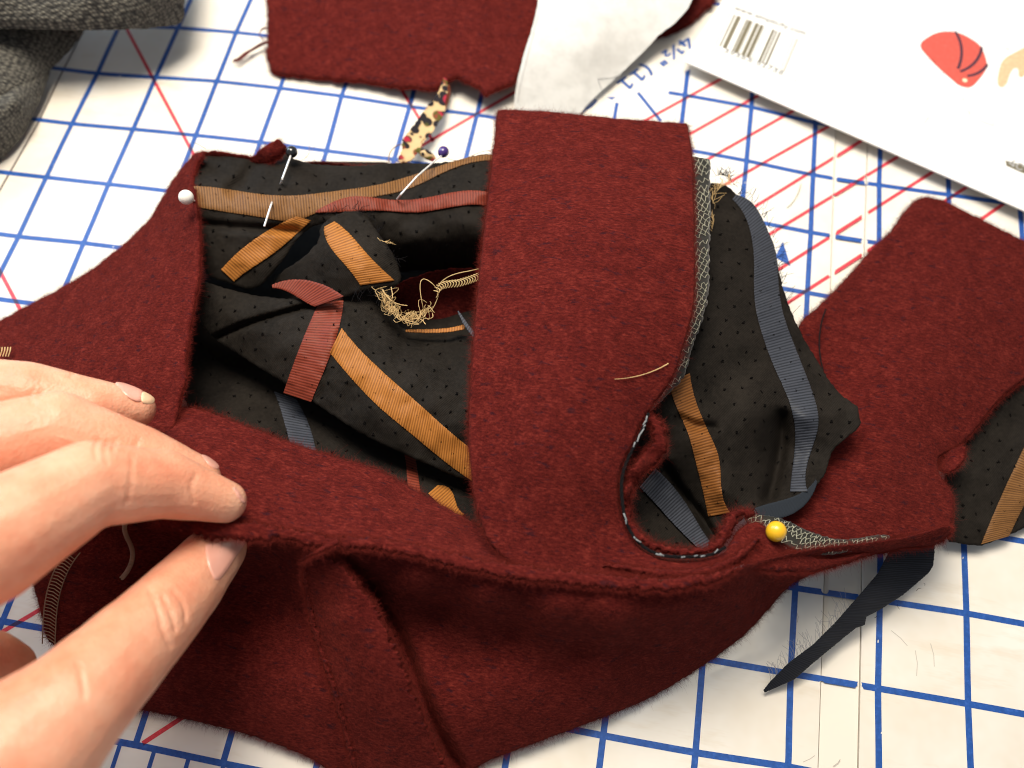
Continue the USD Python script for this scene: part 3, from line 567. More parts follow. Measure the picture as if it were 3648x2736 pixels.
# front band inside the opening, rising to the ridge
ridge = [(200, 1090), (300, 1105), (400, 1118), (540, 1130), (650, 1148), (800, 1168), (900, 1188), (1000, 1212), (1100, 1232), (1200, 1242), (1300, 1248), (1400, 1256), (1480, 1254), (1560, 1240), (1620, 1218), (1680, 1190)]
HB = Height([(330, 880, .034), (480, 900, .036), (650, 965, .035), (800, 1008, .034), (930, 1078, .034), (1040, 1135, .036), (1200, 1180, .040), (1400, 1230, .040)] + [(x, y, .048) for x, y in ridge if 300 <= x <= 1400] + [(420, 1000, .044), (600, 1060, .044), (800, 1100, .043), (950, 1150, .044)], .015, ripples(.0010, 80, 22))
cloth('front_band', hat, [(320, 900), (355, 880), (400, 876), (440, 884), (500, 906), (560, 930), (620, 952), (680, 972), (740, 990), (800, 1006), (860, 1034), (920, 1070), (980, 1104), (1020, 1124), (1060, 1160), (1200, 1170), (1420, 1210), (1420, 1256), (1300, 1250), (1200, 1244), (1100, 1234), (1000, 1214), (900, 1190), (800, 1170), (650, 1150), (540, 1134), (400, 1122), (300, 1110), (220, 1090), (250, 960)], HB, MAROON, .0022, 8, seed=15, fuzz=FUZZ)

# outer front, below the ridge
HC = Height([(x, y, .0475) for x, y in ridge[2:]] +
    [(680, 1200, .041), (760, 1215, .043), (900, 1250, .044), (1050, 1290, .044), (1200, 1325, .044), (1330, 1345, .043), (1460, 1310, .043), (1580, 1265, .042), (1680, 1215, .040),
     (560, 1200, .026), (500, 1300, .014), (600, 1290, .017), (800, 1290, .027), (950, 1330, .025), (1100, 1370, .025), (1250, 1400, .025), (1360, 1400, .025), (1480, 1370, .027), (1600, 1310, .030),
     (130, 1400, .012), (300, 1380, .014), (450, 1400, .016), (700, 1440, .020), (900, 1480, .021), (1100, 1480, .021), (1300, 1460, .020), (1450, 1420, .018),
     (270, 1530, .004), (420, 1560, .004), (560, 1595, .004), (720, 1650, .004), (900, 1700, .004), (1050, 1640, .005), (1200, 1590, .005), (1350, 1530, .005), (1500, 1450, .006), (1600, 1380, .008), (1680, 1290, .014), (1780, 1240, .022), (1900, 1205, .024), (2040, 1170, .024), (1800, 1210, .028)], .02,
    addf(ripples(.0018, 130, 23), groove([(745, 1212), (800, 1268), (845, 1340), (880, 1420), (905, 1490), (940, 1570), (990, 1660)], 15, .0075)))
cloth('outer_front', hat, [(120, 1385), (250, 1330), (420, 1200), (480, 1140), (540, 1132), (650, 1150), (800, 1170), (900, 1190), (1000, 1214), (1100, 1234), (1200, 1244), (1300, 1250), (1400, 1258), (1480, 1256), (1560, 1240), (1620, 1216), (1700, 1196), (1780, 1180), (1880, 1170), (1960, 1160), (2050, 1130), (2062, 1142), (2040, 1168), (2018, 1178), (1959, 1180), (1886, 1195), (1823, 1217), (1768, 1232), (1720, 1256), (1690, 1280), (1660, 1320), (1600, 1382), (1500, 1452), (1420, 1500), (1340, 1536), (1200, 1590), (1060, 1640), (1020, 1664), (980, 1720), (760, 1720), (700, 1652), (600, 1608), (480, 1572), (380, 1548), (270, 1528), (200, 1500)], HC, MAROON, .0022, 8, rough=0.9, seed=16, fuzz=FUZZ)
# frayed seam allowance strip on the outer front
HD = Height([(655, 1235, .0405), (700, 1195, .0465), (760, 1250, .0445), (800, 1310, .0415), (850, 1390, .0385), (900, 1480, .0335), (950, 1600, .022), (980, 1690, .013), (665, 1300, .031), (690, 1400, .0255), (720, 1500, .0225), (755, 1610, .013), (790, 1700, .006), (740, 1340, .0385), (780, 1440, .034), (840, 1560, .025)], .01)
cloth('seam_allowance', hat, [(652, 1222), (672, 1206), (700, 1192), (730, 1216), (765, 1250), (790, 1284), (812, 1312), (832, 1352), (842, 1378), (868, 1420), (882, 1470), (890, 1500), (918, 1560), (924, 1590), (960, 1650), (1000, 1720), (780, 1720), (765, 1650), (748, 1590), (735, 1530), (716, 1470), (702, 1420), (684, 1380), (672, 1330), (660, 1280)], HD, MAROON, .0035, 5, rough=4.2, seed=17, fuzz=FUZZ)
# the thin frayed raw edge that runs along the ridge
def strip(name, pts, w, z, mt, seed, thick=.002, rough=1.6, fz=FUZZ):
    c = spline([p[:2] for p in pts], 80); t = np.gradient(c, axis=0); t /= np.linalg.norm(t, axis=1, keepdims=True); nrm = np.c_[t[:, 1], -t[:, 0]]
    ww = np.asarray([w] * 80 if np.ndim(w) == 0 else np.interp(np.linspace(0, 1, 80), np.linspace(0, 1, len(w)), w))[:, None] / 2
    if callable(z): H = z
    else: H = Height([(*p[:2], zz) for p, zz in zip(pts, z)] + [(p[0] + 40, p[1] - 60, zz) for p, zz in zip(pts, z)] + [(p[0] - 40, p[1] + 60, zz) for p, zz in zip(pts, z)], .01)
    return cloth(name, hat, np.vstack([c + nrm * ww, (c - nrm * ww)[::-1]]), H, mt, thick, 5, rough=rough, smooth_outline=0, seed=seed, fuzz=fz)
strip('raw_edge', [(330, 1116), (430, 1136), (540, 1146), (650, 1158), (700, 1170), (800, 1172), (900, 1190), (1000, 1212), (1100, 1232), (1200, 1244), (1300, 1254), (1420, 1262), (1520, 1252), (1590, 1232)], [26, 36, 40, 26, 30, 24, 28, 30, 30, 30, 28, 26, 22, 10], [.052, .0555, .0555, .0535, .052, .0518, .0518, .0522, .0522, .0520, .0515, .0510, .0505, .049], MAROON, 18, rough=3.6)
strip('raw_edge', [(646, 1212), (668, 1196), (700, 1180), (730, 1166)], [4, 9, 12, 10], [.046, .050, .053, .053], MAROON, 19)

strip('raw_edge', [(655, 1235), (668, 1310), (690, 1400), (722, 1500), (750, 1600), (775, 1690)], [8, 12, 12, 12, 12, 10], lambda xy: HD(xy) + .0012, MAROON, 51, rough=2.5)
# inside of the left end, between finger and thumb
HM = Height([(60, 1230, .020), (160, 1180, .030), (280, 1120, .024), (480, 1140, .024), (95, 1390, .012), (160, 1400, .010), (300, 1280, .014), (450, 1240, .016), (520, 1260, .016)], .02)
cloth('inner_end', hat, [(56, 1232), (110, 1205), (200, 1150), (270, 1115), (400, 1110), (545, 1140), (560, 1260), (420, 1330), (250, 1420), (160, 1406), (96, 1392), (88, 1330), (70, 1270)], HM, MAROON, .002, 8, seed=20, fuzz=FUZZ)
# loops of overlock stitching on that end
st = []
cl = spline([(152, 1190), (122, 1238), (106, 1290), (100, 1340), (98, 1392)], 60)
nrm = np.array([.95, .3])
for off in (-7, 22): st.append(tube(at(cl[:, 0] + nrm[0] * off, cl[:, 1] + nrm[1] * off * .6, HM(cl) + .0011), .00016, 5))
for k in range(3, 57, 2):
    a = cl[k] + nrm * -7 * [1, .6]; b = cl[min(k + 2, 59)] + nrm * 22 * [1, .6]; q = np.array([a, (a + b) / 2 + [0, -3], b]); st.append(tube(at(q[:, 0], q[:, 1], HM(q) + .0013), .00013, 5))
obj('overlock_stitches', join(st), DIMTHREAD, hat)
def braid(pts, z, r, amp, n=120, turns=14, seed=0):
    c = spline(pts, n); t = np.gradient(c, axis=0); t /= np.linalg.norm(t, axis=1, keepdims=True); nn = np.c_[-t[:, 1], t[:, 0]]; s = np.linspace(0, turns * 2 * np.pi, n)
    zz = z(c) if callable(z) else np.interp(np.linspace(0, 1, n), np.linspace(0, 1, len(z)), z)
    return join([tube(at(c[:, 0] + nn[:, 0] * amp * np.sin(s + p), c[:, 1] + nn[:, 1] * amp * np.sin(s + p), zz + .0002 * np.cos(s + p)), r, 5) for p in (0, 2.1, 4.2)])
obj('thread_chain', braid([(276, 1120), (274, 1160), (286, 1190), (282, 1220), (262, 1250)], [.037, .033, .030, .026, .024], .00022, 4), DIMTHREAD, hat)
st = []
for k in range(5): st.append(tube(at(np.array([-6 + k * 6, -2 + k * 6, -1 + k * 6.]), np.array([770, 758, 750.]), np.array([.019, .0195, .019])), .00016, 5))
obj('overlock_stitches', join(st), TAN, hat)

# right wool flap
HH = Height([(2000, 425, .008), (2120, 470, .008), (2230, 520, .008), (1900, 540, .010), (1750, 680, .012), (1850, 700, .012), (2000, 650, .013), (2200, 700, .010), (1800, 900, .015), (1950, 850, .018), (2120, 890, .011), (2060, 990, .012), (1900, 1020, .022), (1750, 1080, .024), (2060, 1060, .015), (1800, 1150, .026), (1950, 1140, .022), (2050, 1130, .018), (2240, 800, .008)], .02, ripples(.0014, 120, 31))
cloth('wool_flap', hat, [(1978, 430), (2000, 422), (2028, 426), (2060, 440), (2120, 470), (2180, 500), (2300, 560), (2300, 760), (2212, 822), (2171, 848), (2128, 902), (2091, 950), (2050, 974), (2026, 990), (2030, 1010), (2038, 1036), (2061, 1058), (2064, 1100), (2058, 1138), (2000, 1152), (1900, 1166), (1800, 1180), (1700, 1170), (1660, 1120), (1700, 1060), (1760, 990), (1800, 900), (1770, 820), (1735, 740), (1722, 698), (1770, 660), (1830, 600), (1890, 530), (1930, 496), (1955, 455)], HH, MAROON, .0022, 8, rough=0.8, seed=21, fuzz=FUZZ)
cloth('turned_tab', hat, [(2026, 996), (2040, 978), (2066, 966), (2086, 958), (2090, 975), (2086, 995), (2064, 1016), (2048, 1018), (2034, 1014)], Height([(2030, 1000, .011), (2080, 965, .016), (2086, 995, .015), (2060, 1015, .016)], .01), MAROON, .002, 4, rough=.8, seed=22, fuzz=FUZZ)
# far right lining corner with brown stripe
HI = Height([(2212, 820, .004), (2060, 990, .005), (2050, 1165, .006), (2120, 1178, .005), (2230, 1140, .004), (2230, 960, .005), (2130, 1030, .006)], .01)
I1 = lining('lining_corner', [(2300, 740), (2212, 800), (2150, 850), (2080, 940), (2040, 1020), (2030, 1166), (2118, 1180), (2140, 1172), (2212, 1142), (2300, 1100)], HI, 23, 1.0, smooth_outline=1)
ribbon('brown_ribbon', I1, [(2290, 790), (2220, 950), (2160, 1080), (2120, 1176)], [(2330, 860), (2270, 980), (2212, 1092), (2180, 1158)], HI, BROWN, rib=5)

# right lining piece
HF = Height([(1545, 395, .030), (1590, 420, .028), (1650, 490, .025), (1690, 620, .023), (1720, 700, .023), (1790, 820, .025), (1855, 880, .029), (1858, 920, .030), (1800, 970, .029), (1750, 1054, .031), (1530, 500, .034), (1530, 640, .036), (1490, 760, .038), (1430, 900, .040), (1600, 560, .031), (1600, 700, .033), (1580, 820, .033), (1640, 900, .034), (1700, 930, .028), (1740, 900, .033), (1690, 1000, .025), (1600, 1000, .032), (1440, 1000, .034), (1400, 1080, .030), (1420, 1150, .033), (1480, 1060, .026), (1540, 1120, .026), (1560, 1060, .033), (1640, 1080, .031), (1720, 1090, .032), (1530, 1190, .03), (1380, 1020, .030)], .012,
    addf(ripples(.0020, 70, 33), groove([(1690, 900), (1686, 960), (1672, 1040), (1660, 1075)], 14, .004), groove([(1440, 1010), (1470, 1060), (1510, 1110), (1545, 1165)], 9, .004), groove([(1470, 905), (1500, 920), (1540, 925)], 12, .0025)))
F1 = lining('lining_side', [(1500, 400), (1540, 392), (1570, 398), (1588, 416), (1612, 432), (1642, 460), (1660, 497), (1673, 526), (1682, 578), (1692, 622), (1712, 679), (1740, 735), (1767, 779), (1807, 843), (1840, 868), (1856, 878), (1858, 900), (1862, 920), (1834, 940), (1800, 970), (1790, 1000), (1783, 1030), (1752, 1056), (1700, 1086), (1650, 1092), (1620, 1108), (1570, 1150), (1560, 1200), (1500, 1216), (1410, 1212), (1345, 1160), (1322, 1085), (1322, 1000), (1360, 890), (1410, 830), (1460, 740), (1490, 640)], HF, 24, .5)
ribbon('slate_ribbon', F1, [(1582, 430), (1611, 469), (1624, 513), (1629, 557), (1629, 611), (1635, 677), (1646, 719), (1673, 793), (1706, 870), (1717, 920), (1716, 980), (1707, 1062)], [(1590, 420), (1642, 462), (1659, 499), (1673, 532), (1680, 580), (1684, 635), (1692, 677), (1712, 735), (1737, 799), (1763, 873), (1768, 903), (1757, 960), (1745, 1062)], HF, GREY)
ribbon('gold_ribbon', F1, [(1446, 826), (1462, 880), (1486, 935), (1500, 985), (1516, 1050), (1530, 1116)], [(1490, 806), (1502, 862), (1534, 940), (1552, 985), (1558, 1050), (1578, 1108)], HF, COPPER, label='gold ribbon on the right hand lining')
ribbon('slate_ribbon', F1, [(1382, 1052), (1420, 1092), (1460, 1136), (1500, 1176), (1520, 1196)], [(1416, 1012), (1452, 1048), (1486, 1094), (1520, 1150), (1546, 1184)], HF, GREY, lift=.0012, label='slate ribbon in the lower hollow')
ribbon('ribbon_end', hat, [(1630, 1098), (1680, 1083), (1735, 1062), (1762, 1036)], [(1640, 1116), (1690, 1118), (1712, 1110), (1766, 1040)], Height([(1630, 1100, .032), (1735, 1064, .0305), (1706, 1116, .031), (1766, 1038, .030)], .01), plain('slate_cloth', (.020, .025, .033), .8, .1))

# interfacing between wool flap and lining, with its netted threads
def net(poly, H, parent, cell=13.0, ang=0.0, seed=0, mt=PALE, r=.00009):
    rr = np.random.default_rng(seed); x0, y0, x1, y1 = poly.bounds; ms = []; R_ = max(x1 - x0, y1 - y0) * .8; c, s = math.cos(ang), math.sin(ang); cx, cy = (x0 + x1) / 2, (y0 + y1) / 2
    inn = poly.buffer(-1.5)
    for row, v in enumerate(np.arange(-R_, R_, cell * .62)):
        u = np.arange(-R_, R_, cell / 4); ph = u / cell * 2 * np.pi + (row % 2) * np.pi
        P = np.c_[u + rr.normal(0, 1.3, len(u)), v + cell * .34 * np.sign(np.sin(ph)) * np.minimum(1, np.abs(np.sin(ph)) * 1.6) + rr.normal(0, 1.3, len(u))]
        P = np.c_[cx + P[:, 0] * c - P[:, 1] * s, cy + P[:, 0] * s + P[:, 1] * c]
        ok = shapely.contains_xy(inn, P[:, 0], P[:, 1]); i = 0
        while i < len(P):
            if not ok[i]: i += 1; continue
            j = i
            while j < len(P) and ok[j]: j += 1
            if j - i > 2 and rr.random() < .85: q = P[i:j]; ms.append(tube(at(q[:, 0], q[:, 1], H(q) + .00022), r, 4))
            i = j
    obj('netted_threads', join(ms), mt, parent, kind='stuff')
HGi = Height([(1500, 340, .045), (1535, 345, .042), (1536, 490, .045), (1532, 560, .046), (1528, 660, .047), (1490, 760, .047), (1470, 826, .046), (1410, 885, .046), (1490, 450, .050), (1490, 650, .052)], .01)
Gp, Gpoly = cloth('interfacing', hat, [(1470, 340), (1500, 336), (1526, 338), (1538, 346), (1534, 381), (1537, 440), (1536, 491), (1532, 556), (1535, 610), (1528, 655), (1516, 696), (1492, 759), (1484, 806), (1462, 832), (1440, 852), (1408, 888), (1380, 880), (1440, 700)], HGi, INTERF, .0012, 6, rough=1.5, seed=25)
net(Gpoly, HGi, Gp, ang=-.25, seed=1)
HP = Height([(1628, 1108, .034), (1690, 1114, .034), (1775, 1156, .032), (1922, 1152, .0245), (1720, 1184, .036), (1830, 1190, .0315), (1922, 1168, .026)], .01)
Pp, Ppoly = cloth('interfacing', hat, [(1600, 1104), (1628, 1108), (1687, 1116), (1731, 1138), (1775, 1156), (1820, 1167), (1922, 1150), (1926, 1164), (1880, 1182), (1831, 1192), (1775, 1200), (1720, 1190), (1680, 1170), (1630, 1150)], HP, INTERF, .0012, 5, rough=.8, seed=26)
net(Ppoly, HP, Pp, ang=.75, seed=2)
HO = Height([(1600, 1180, .045), (1680, 1176, .042), (1760, 1205, .035), (1860, 1200, .029), (1960, 1170, .025), (2050, 1140, .021), (1600, 1230, .046), (1700, 1230, .040), (1800, 1220, .031), (1940, 1190, .025)], .01)
cloth('raw_edge', hat, [(1640, 1150), (1665, 1156), (1700, 1182), (1740, 1198), (1790, 1208), (1840, 1200), (1900, 1182), (1960, 1162), (2010, 1150), (2058, 1132), (2064, 1144), (2040, 1166), (2016, 1178), (1958, 1181), (1886, 1196), (1823, 1218), (1770, 1232), (1700, 1236), (1630, 1230), (1600, 1200)], HO, MAROON, .003, 5, rough=1.8, seed=27, fuzz=FUZZ)

# the big flat wool strap across the middle
HE = Height([(1080, 235, .040), (1280, 245, .044), (1480, 265, .043), (1060, 400, .048), (1280, 420, .055), (1495, 420, .053), (1040, 600, .052), (1270, 620, .060), (1500, 640, .057), (1020, 800, .052), (1240, 820, .059), (1470, 780, .056), (1015, 950, .051), (1200, 980, .056), (1395, 900, .053), (1340, 1040, .051), (1030, 1080, .049), (1200, 1110, .051), (1345, 1130, .0465), (1060, 1180, .0475), (1200, 1215, .0485), (1400, 1220, .047), (1440, 1215, .0465), (1560, 1215, .046), (1600, 1150, .043)], .012, ripples(.0010, 120, 41))
cloth('wool_strap', hat, [(1072, 262), (1072, 238), (1082, 232), (1120, 234), (1200, 238), (1300, 250), (1400, 258), (1478, 262), (1488, 266), (1492, 300), (1500, 350), (1501, 450), (1503, 560), (1503, 640), (1494, 690), (1476, 752), (1460, 800), (1446, 828), (1420, 862), (1400, 890), (1382, 915), (1372, 950), (1350, 990), (1337, 1022), (1335, 1078), (1342, 1112), (1355, 1146), (1372, 1172), (1392, 1190), (1437, 1210), (1480, 1214), (1518, 1210), (1566, 1195), (1580, 1175), (1596, 1140), (1640, 1120), (1668, 1150), (1660, 1190), (1600, 1220), (1540, 1238), (1440, 1250), (1300, 1246), (1200, 1236), (1110, 1222), (1066, 1186), (1046, 1150), (1030, 1100), (1020, 1050), (1012, 960), (1012, 880), (1018, 790), (1024, 700), (1034, 600), (1042, 520), (1052, 440), (1062, 350)], HE, MAROON, .0024, 8, rough=0.7, seed=28, fuzz=FUZZ)
# seam rim around the hollow
strip('seam_rim', [(1398, 902), (1424, 925), (1424, 962), (1392, 1000), (1364, 1040), (1354, 1090), (1366, 1140), (1400, 1172), (1450, 1188), (1510, 1190), (1552, 1174), (1574, 1140), (1600, 1106), (1626, 1112)], [22, 26, 34, 26, 18, 16, 18, 18, 14, 14, 16, 24, 22, 12], [.051, .051, .050, .050, .048, .046, .045, .045, .045, .045, .0445, .0445, .044, .043], MAROON, 29, rough=3.4)
strip('seam_rim', [(1300, 1222), (1370, 1228), (1420, 1236), (1490, 1236), (1555, 1224), (1600, 1200), (1640, 1160)], [4, 14, 16, 16, 16, 16, 8], [.0485, .0488, .0488, .0486, .0482, .0475, .046], MAROON, 30, rough=2.2)
sq = spline([(1400, 892), (1372, 960), (1344, 1030), (1344, 1080), (1356, 1136), (1384, 1176), (1424, 1198), (1480, 1203), (1535, 1198), (1570, 1178)], 140)
sm = braid(sq.tolist()[::6], [.0535, .053, .0515, .051, .0495, .0475, .047, .047, .047, .047], .00020, 2.2, 160, 11)
obj('seam_stitching', sm, BLACK, hat)
sp = []
r4 = np.random.default_rng(4)
for k in [2, 5, 7, 11, 14, 19, 63, 66, 78, 80, 95, 97, 110, 118, 121, 130]:
    p = sq[k]; d = sq[k + 2] - sq[k]; a = p + r4.normal(0, 1.5, 2); b = p + d * r4.uniform(1.0, 2.2) + r4.normal(0, 2, 2); zz = np.interp(k / 140, np.linspace(0, 1, 10), [.0535, .053, .0515, .051, .0495, .0475, .047, .047, .047, .047]) + .0007
    sp.append(tube(at(np.array([a[0], (a[0] + b[0]) / 2, b[0]]), np.array([a[1], (a[1] + b[1]) / 2, b[1]]), np.array([zz, zz + .0004, zz])), .00020, 5))
obj('seam_stitching', join(sp), plain('grey_thread', (.22, .23, .24), .5), hat)

# frayed threads
def frays(parent, pts, zs, dirv, n, L, mt, name, seed, r=.00006, spread=.5):
    rr = np.random.default_rng(seed); c = spline(pts, 300); z = np.interp(np.linspace(0, 1, 300), np.linspace(0, 1, len(zs)), zs); out = []
    for _ in range(n):
        k = rr.integers(0, 300); p = np.array(c[k]); a = math.atan2(dirv[1], dirv[0]) + rr.normal(0, spread); l = rr.uniform(*L); b = a + rr.normal(0, .5)
        q = np.array([p, p + l * .5 * np.array([math.cos(a), math.sin(a)]), p + l * .5 * np.array([math.cos(a), math.sin(a)]) + l * .5 * np.array([math.cos(b), math.sin(b)])])
        out.append(tube(at(q[:, 0], q[:, 1], z[k] + np.array([0, .0003, rr.uniform(-.001, .0015)])), r, 4))
    return obj(name, join(out), mt, parent, kind='stuff')
frays(hat, [(1588, 416), (1642, 460), (1673, 526), (1684, 600), (1712, 679)], [.0285, .026, .0245, .0235, .0235], (1, -.9), 70, (8, 34), BLACK, 'frayed_threads', 1)
frays(hat, [(1540, 385), (1560, 378), (1585, 400)], [.031, .031, .029], (.3, -1), 60, (8, 26), BLACK, 'frayed_threads', 2, spread=.8)
frays(hat, [(1540, 440), (1548, 410), (1562, 400), (1580, 400)], [.034, .034, .033, .031], (.2, -.9), 46, (12, 30), TAN, 'tan_threads', 3, spread=.9)
frays(hat, [(1538, 500), (1542, 470)], [.035, .035], (-.2, -.9), 12, (10, 22), TAN, 'tan_threads', 4, spread=.6)
frays(hat, [(690, 470), (730, 456), (780, 455), (815, 500), (860, 560)], [.036, .035, .035, .038, .036], (.8, -.4), 70, (6, 24), BLACK, 'frayed_threads', 5, spread=.9)
frays(hat, [(760, 625), (800, 622), (840, 640), (860, 690)], [.034, .033, .031, .029], (0, 1), 40, (10, 36), BLACK, 'frayed_threads', 6, spread=.8)
frays(hat, [(812, 510), (826, 520), (845, 522)], [.040, .040, .038], (1, .5), 10, (8, 16), TAN, 'tan_threads', 7, spread=.7)
# tangle of tan overlock thread
rr = np.random.default_rng(11); tg = []
cl = spline([(822, 622), (838, 660), (870, 682), (905, 684), (932, 664), (946, 636)], 200)
for _ in range(38):
    k0 = rr.integers(0, 130); k1 = min(199, k0 + rr.integers(25, 75)); m_ = rr.integers(5, 9)
    ks = np.linspace(k0, k1, m_).astype(int); q = cl[ks] + rr.normal(0, 7, (m_, 2)) + rr.normal(0, 3, 2); q = spline(q, 40)
    tg.append(tube(at(q[:, 0], q[:, 1], .031 + .0018 * np.sin(np.linspace(0, 4, 40) + rr.uniform(0, 6)) + rr.uniform(0, .0015)), rr.uniform(.00004, .00010), 4))
for _ in range(13):
    k = rr.integers(0, 196); c_ = cl[k] + rr.normal(0, 6, 2); a_ = rr.uniform(0, 6.28); e_ = np.linspace(0, 5.2, 18) + a_; ra, rb, ro = rr.uniform(4, 11), rr.uniform(2, 6), rr.uniform(0, 3.1)
    x_, y_ = ra * np.cos(e_), rb * np.sin(e_); q = np.c_[c_[0] + x_ * math.cos(ro) - y_ * math.sin(ro), c_[1] + x_ * math.sin(ro) + y_ * math.cos(ro)]
    tg.append(tube(at(q[:, 0], q[:, 1], .0322 + .001 * np.sin(e_)), .00006, 4))
def thr(pts, z, r=.00012, n=40):
    q = spline(pts, n); zz = np.interp(np.linspace(0, 1, n), np.linspace(0, 1, len(z)), z); return tube(at(q[:, 0], q[:, 1], zz), r, 5)
tg += [thr([(915, 670), (908, 630), (914, 603), (928, 608), (944, 640)], [.032, .036, .038, .037, .033]), thr([(848, 668), (848, 640), (845, 620)], [.032, .036, .036]), thr([(946, 620), (965, 600), (1000, 588), (1050, 574)], [.033, .036, .036, .034]), thr([(826, 626), (850, 652), (880, 660)], [.034, .034, .033])]
obj('thread_tangle', join(tg), TAN, hat)
sz = []
cz = spline([(940, 640), (958, 616), (985, 612), (1010, 606), (1044, 594)], 60)
for k in range(2, 58, 3):
    q = np.array([cz[k] + [-4, -7], cz[k] + [6, -2], cz[k] + [1, 8]]); q = spline(q, 8, k=2); sz.append(tube(at(q[:, 0], q[:, 1], .032 + .0008 * np.sin(np.linspace(0, 3.1, 8))), .00014, 5))
obj('overlock_stitches', join(sz), TAN, hat)
# a stray light fibre on the strap
q = spline([(1328, 819), (1370, 814), (1410, 802), (1444, 785)], 30); obj('stray_fibre', tube(at(q[:, 0], q[:, 1], HE(q) + .0006), np.linspace(.00006, .00013, 30), 5), TAN, tag(UsdGeom.Xform.Define(stage, path('loose_fibre')).GetPrim(), 'single curved golden fibre lying on the wide wool strap', 'thread'))

# ------------------------------------------------------------------ black ribbon scrap
br = thing('ribbon_scrap', 'twisted black ribbon offcut with fringed edge on the grid at the lower right', 'ribbon')
HJ = Height([(1930, 1170, .010), (2018, 1180, .010), (2012, 1230, .007), (1860, 1300, .011), (1930, 1300, .006), (1760, 1400, .008), (1820, 1390, .004), (1650, 1492, .002), (1700, 1480, .003)], .01)
ribbon('ribbon_band', br, [(1935, 1165), (1897, 1238), (1857, 1285), (1807, 1342), (1757, 1392), (1706, 1430), (1664, 1472), (1650, 1490)], [(2022, 1150), (2018, 1200), (2016, 1222), (2006, 1238), (1951, 1285), (1900, 1318), (1872, 1332), (1868, 1350), (1850, 1356), (1827, 1374), (1750, 1438), (1716, 1468), (1652, 1496)], HJ, BLACKRIB, rib=5, lift=.0004, k_=1)
frays(br, [(1840, 1308), (1807, 1344), (1757, 1394), (1706, 1432), (1664, 1472)], [.011, .0095, .0075, .005, .003], (-.30, -1), 75, (14, 46), plain('slate_thread', (0.24, 0.24, 0.28), .6), 'fringe_threads', 21, r=.00004, spread=.16)
frays(br, [(2014, 1200), (2010, 1235), (1930, 1310), (1850, 1370)], [.0085, .0075, .0062, .005], (1, .3), 4, (6, 14), BLACK, 'fringe_threads', 22, spread=.7)

# ------------------------------------------------------------------ printed fabric strip
PRT = mat('floral_print', {
    'g': ('geometry', {}), 'v': ('voronoi_texture', {'scale': 270.0, 'randomness': 1.0}), 'n': ('noise_texture', {'scale': 260.0, 'detail': 2.0}), 'v2': ('voronoi_texture', {'scale': 150.0}),
    'r': ('rgb_ramp', {'ramp': [(0.0, (0.014, 0.011, 0.016)), (0.50, (0.016, 0.013, 0.018)), (0.55, (0.62, 0.44, 0.23)), (1.0, (0.66, 0.48, 0.27))]}),
    'rr': ('rgb_ramp', {'ramp': [(0.0, (1, 1, 1)), (0.30, (1, 1, 1)), (0.36, (0, 0, 0))]}), 'sx': ('rgb_ramp', {'ramp': [(0.45, (0.38, 0.02, 0.045)), (0.55, (0.09, 0.085, 0.015))]}),
    'mx': ('mix_color', {'blend_type': 'mix'}), 'p': ('principled_bsdf', {'roughness': 0.7, 'specular_ior_level': 0.2})},
    [('g.position', 'v.vector'), ('g.position', 'n.vector'), ('g.position', 'v2.vector'), ('v.distance', 'r.fac'), ('v2.distance', 'rr.fac'), ('n.fac', 'sx.fac'), ('rr.color', 'mx.fac'), ('r.color', 'mx.a'), ('sx.color', 'mx.b'), ('mx.result', 'p.base_color')])
ps = thing('printed_strip', 'narrow folded strip of cream floral and animal print fabric between the offcut and the hat', 'fabric scrap')
Hq = Height([(965, 170, .008), (950, 230, .007), (905, 270, .008), (875, 330, .011), (860, 350, .013), (940, 300, .006)], .01)
cloth('fabric_strip', ps, [(955, 170), (968, 172), (966, 200), (962, 220), (960, 245), (940, 275), (915, 308), (900, 330), (884, 352), (858, 352), (868, 325), (868, 306), (882, 284), (905, 255), (930, 220), (950, 196)], Hq, PRT, .0004, 4, round_=False, rough=1.2, seed=41, smooth_outline=1)
ru = plain('rust_cloth', (0.30, 0.085, 0.045), .8)
cloth('rust_backing', ps, [(964, 182), (974, 178), (970, 215), (958, 245), (930, 285), (905, 312), (912, 300), (944, 262), (962, 222)], Height([(970, 190, .0055), (950, 250, .005), (908, 310, .0085)], .01), ru, .0009, 4, rough=.5, seed=42)
cloth('fabric_strip', ps, [(896, 318), (912, 316), (932, 326), (944, 340), (940, 348), (922, 342), (904, 330)], Height([(896, 318, .010), (944, 342, .009), (920, 325, .012), (915, 345, .010), (940, 320, .010)], .01), PRT, .0009, 4, rough=.5, seed=43)
cp = np.array([(868, 312), (852, 318), (842, 332), (840, 350)]); q = spline(cp, 24)
obj('edge_thread', tube(at(q[:, 0], q[:, 1], np.linspace(.011, .018, 24)), .0002, 5), DIMTHREAD, ps)

# ------------------------------------------------------------------ pins
STEEL = mat('pin_steel', {'p': ('principled_bsdf', {'base_color': (0.86, 0.86, 0.84), 'metallic': 0.35, 'roughness': 0.35, 'specular_ior_level': 0.8})}, [])
def pin(color, head, R_, z, shaft, label, mname):
    t = thing('ball_head_pin', label, 'pin', 'ball headed pins in the hat')
    c = at(*head, z); m = trimesh.creation.icosphere(3, 1.0)
    d0 = at(*shaft[1][:2], shaft[1][2]) - c; d0 /= np.linalg.norm(d0)
    v = m.vertices * R_; s = v @ d0; v = v + np.outer(np.where(s > 0, s * .12, 0), d0); m.vertices = v + c
    obj('pin_head', m, mname, t, smooth=True)
    tub = []
    prev = c
    pts = [np.array(at(*p[:2], p[2])) for p in shaft]
    for a, b in zip(pts[:-1], pts[1:]): tub.append(tube(np.linspace(a, b, 6), .00030, 8))
    obj('pin_shaft', join(tub), STEEL, t)
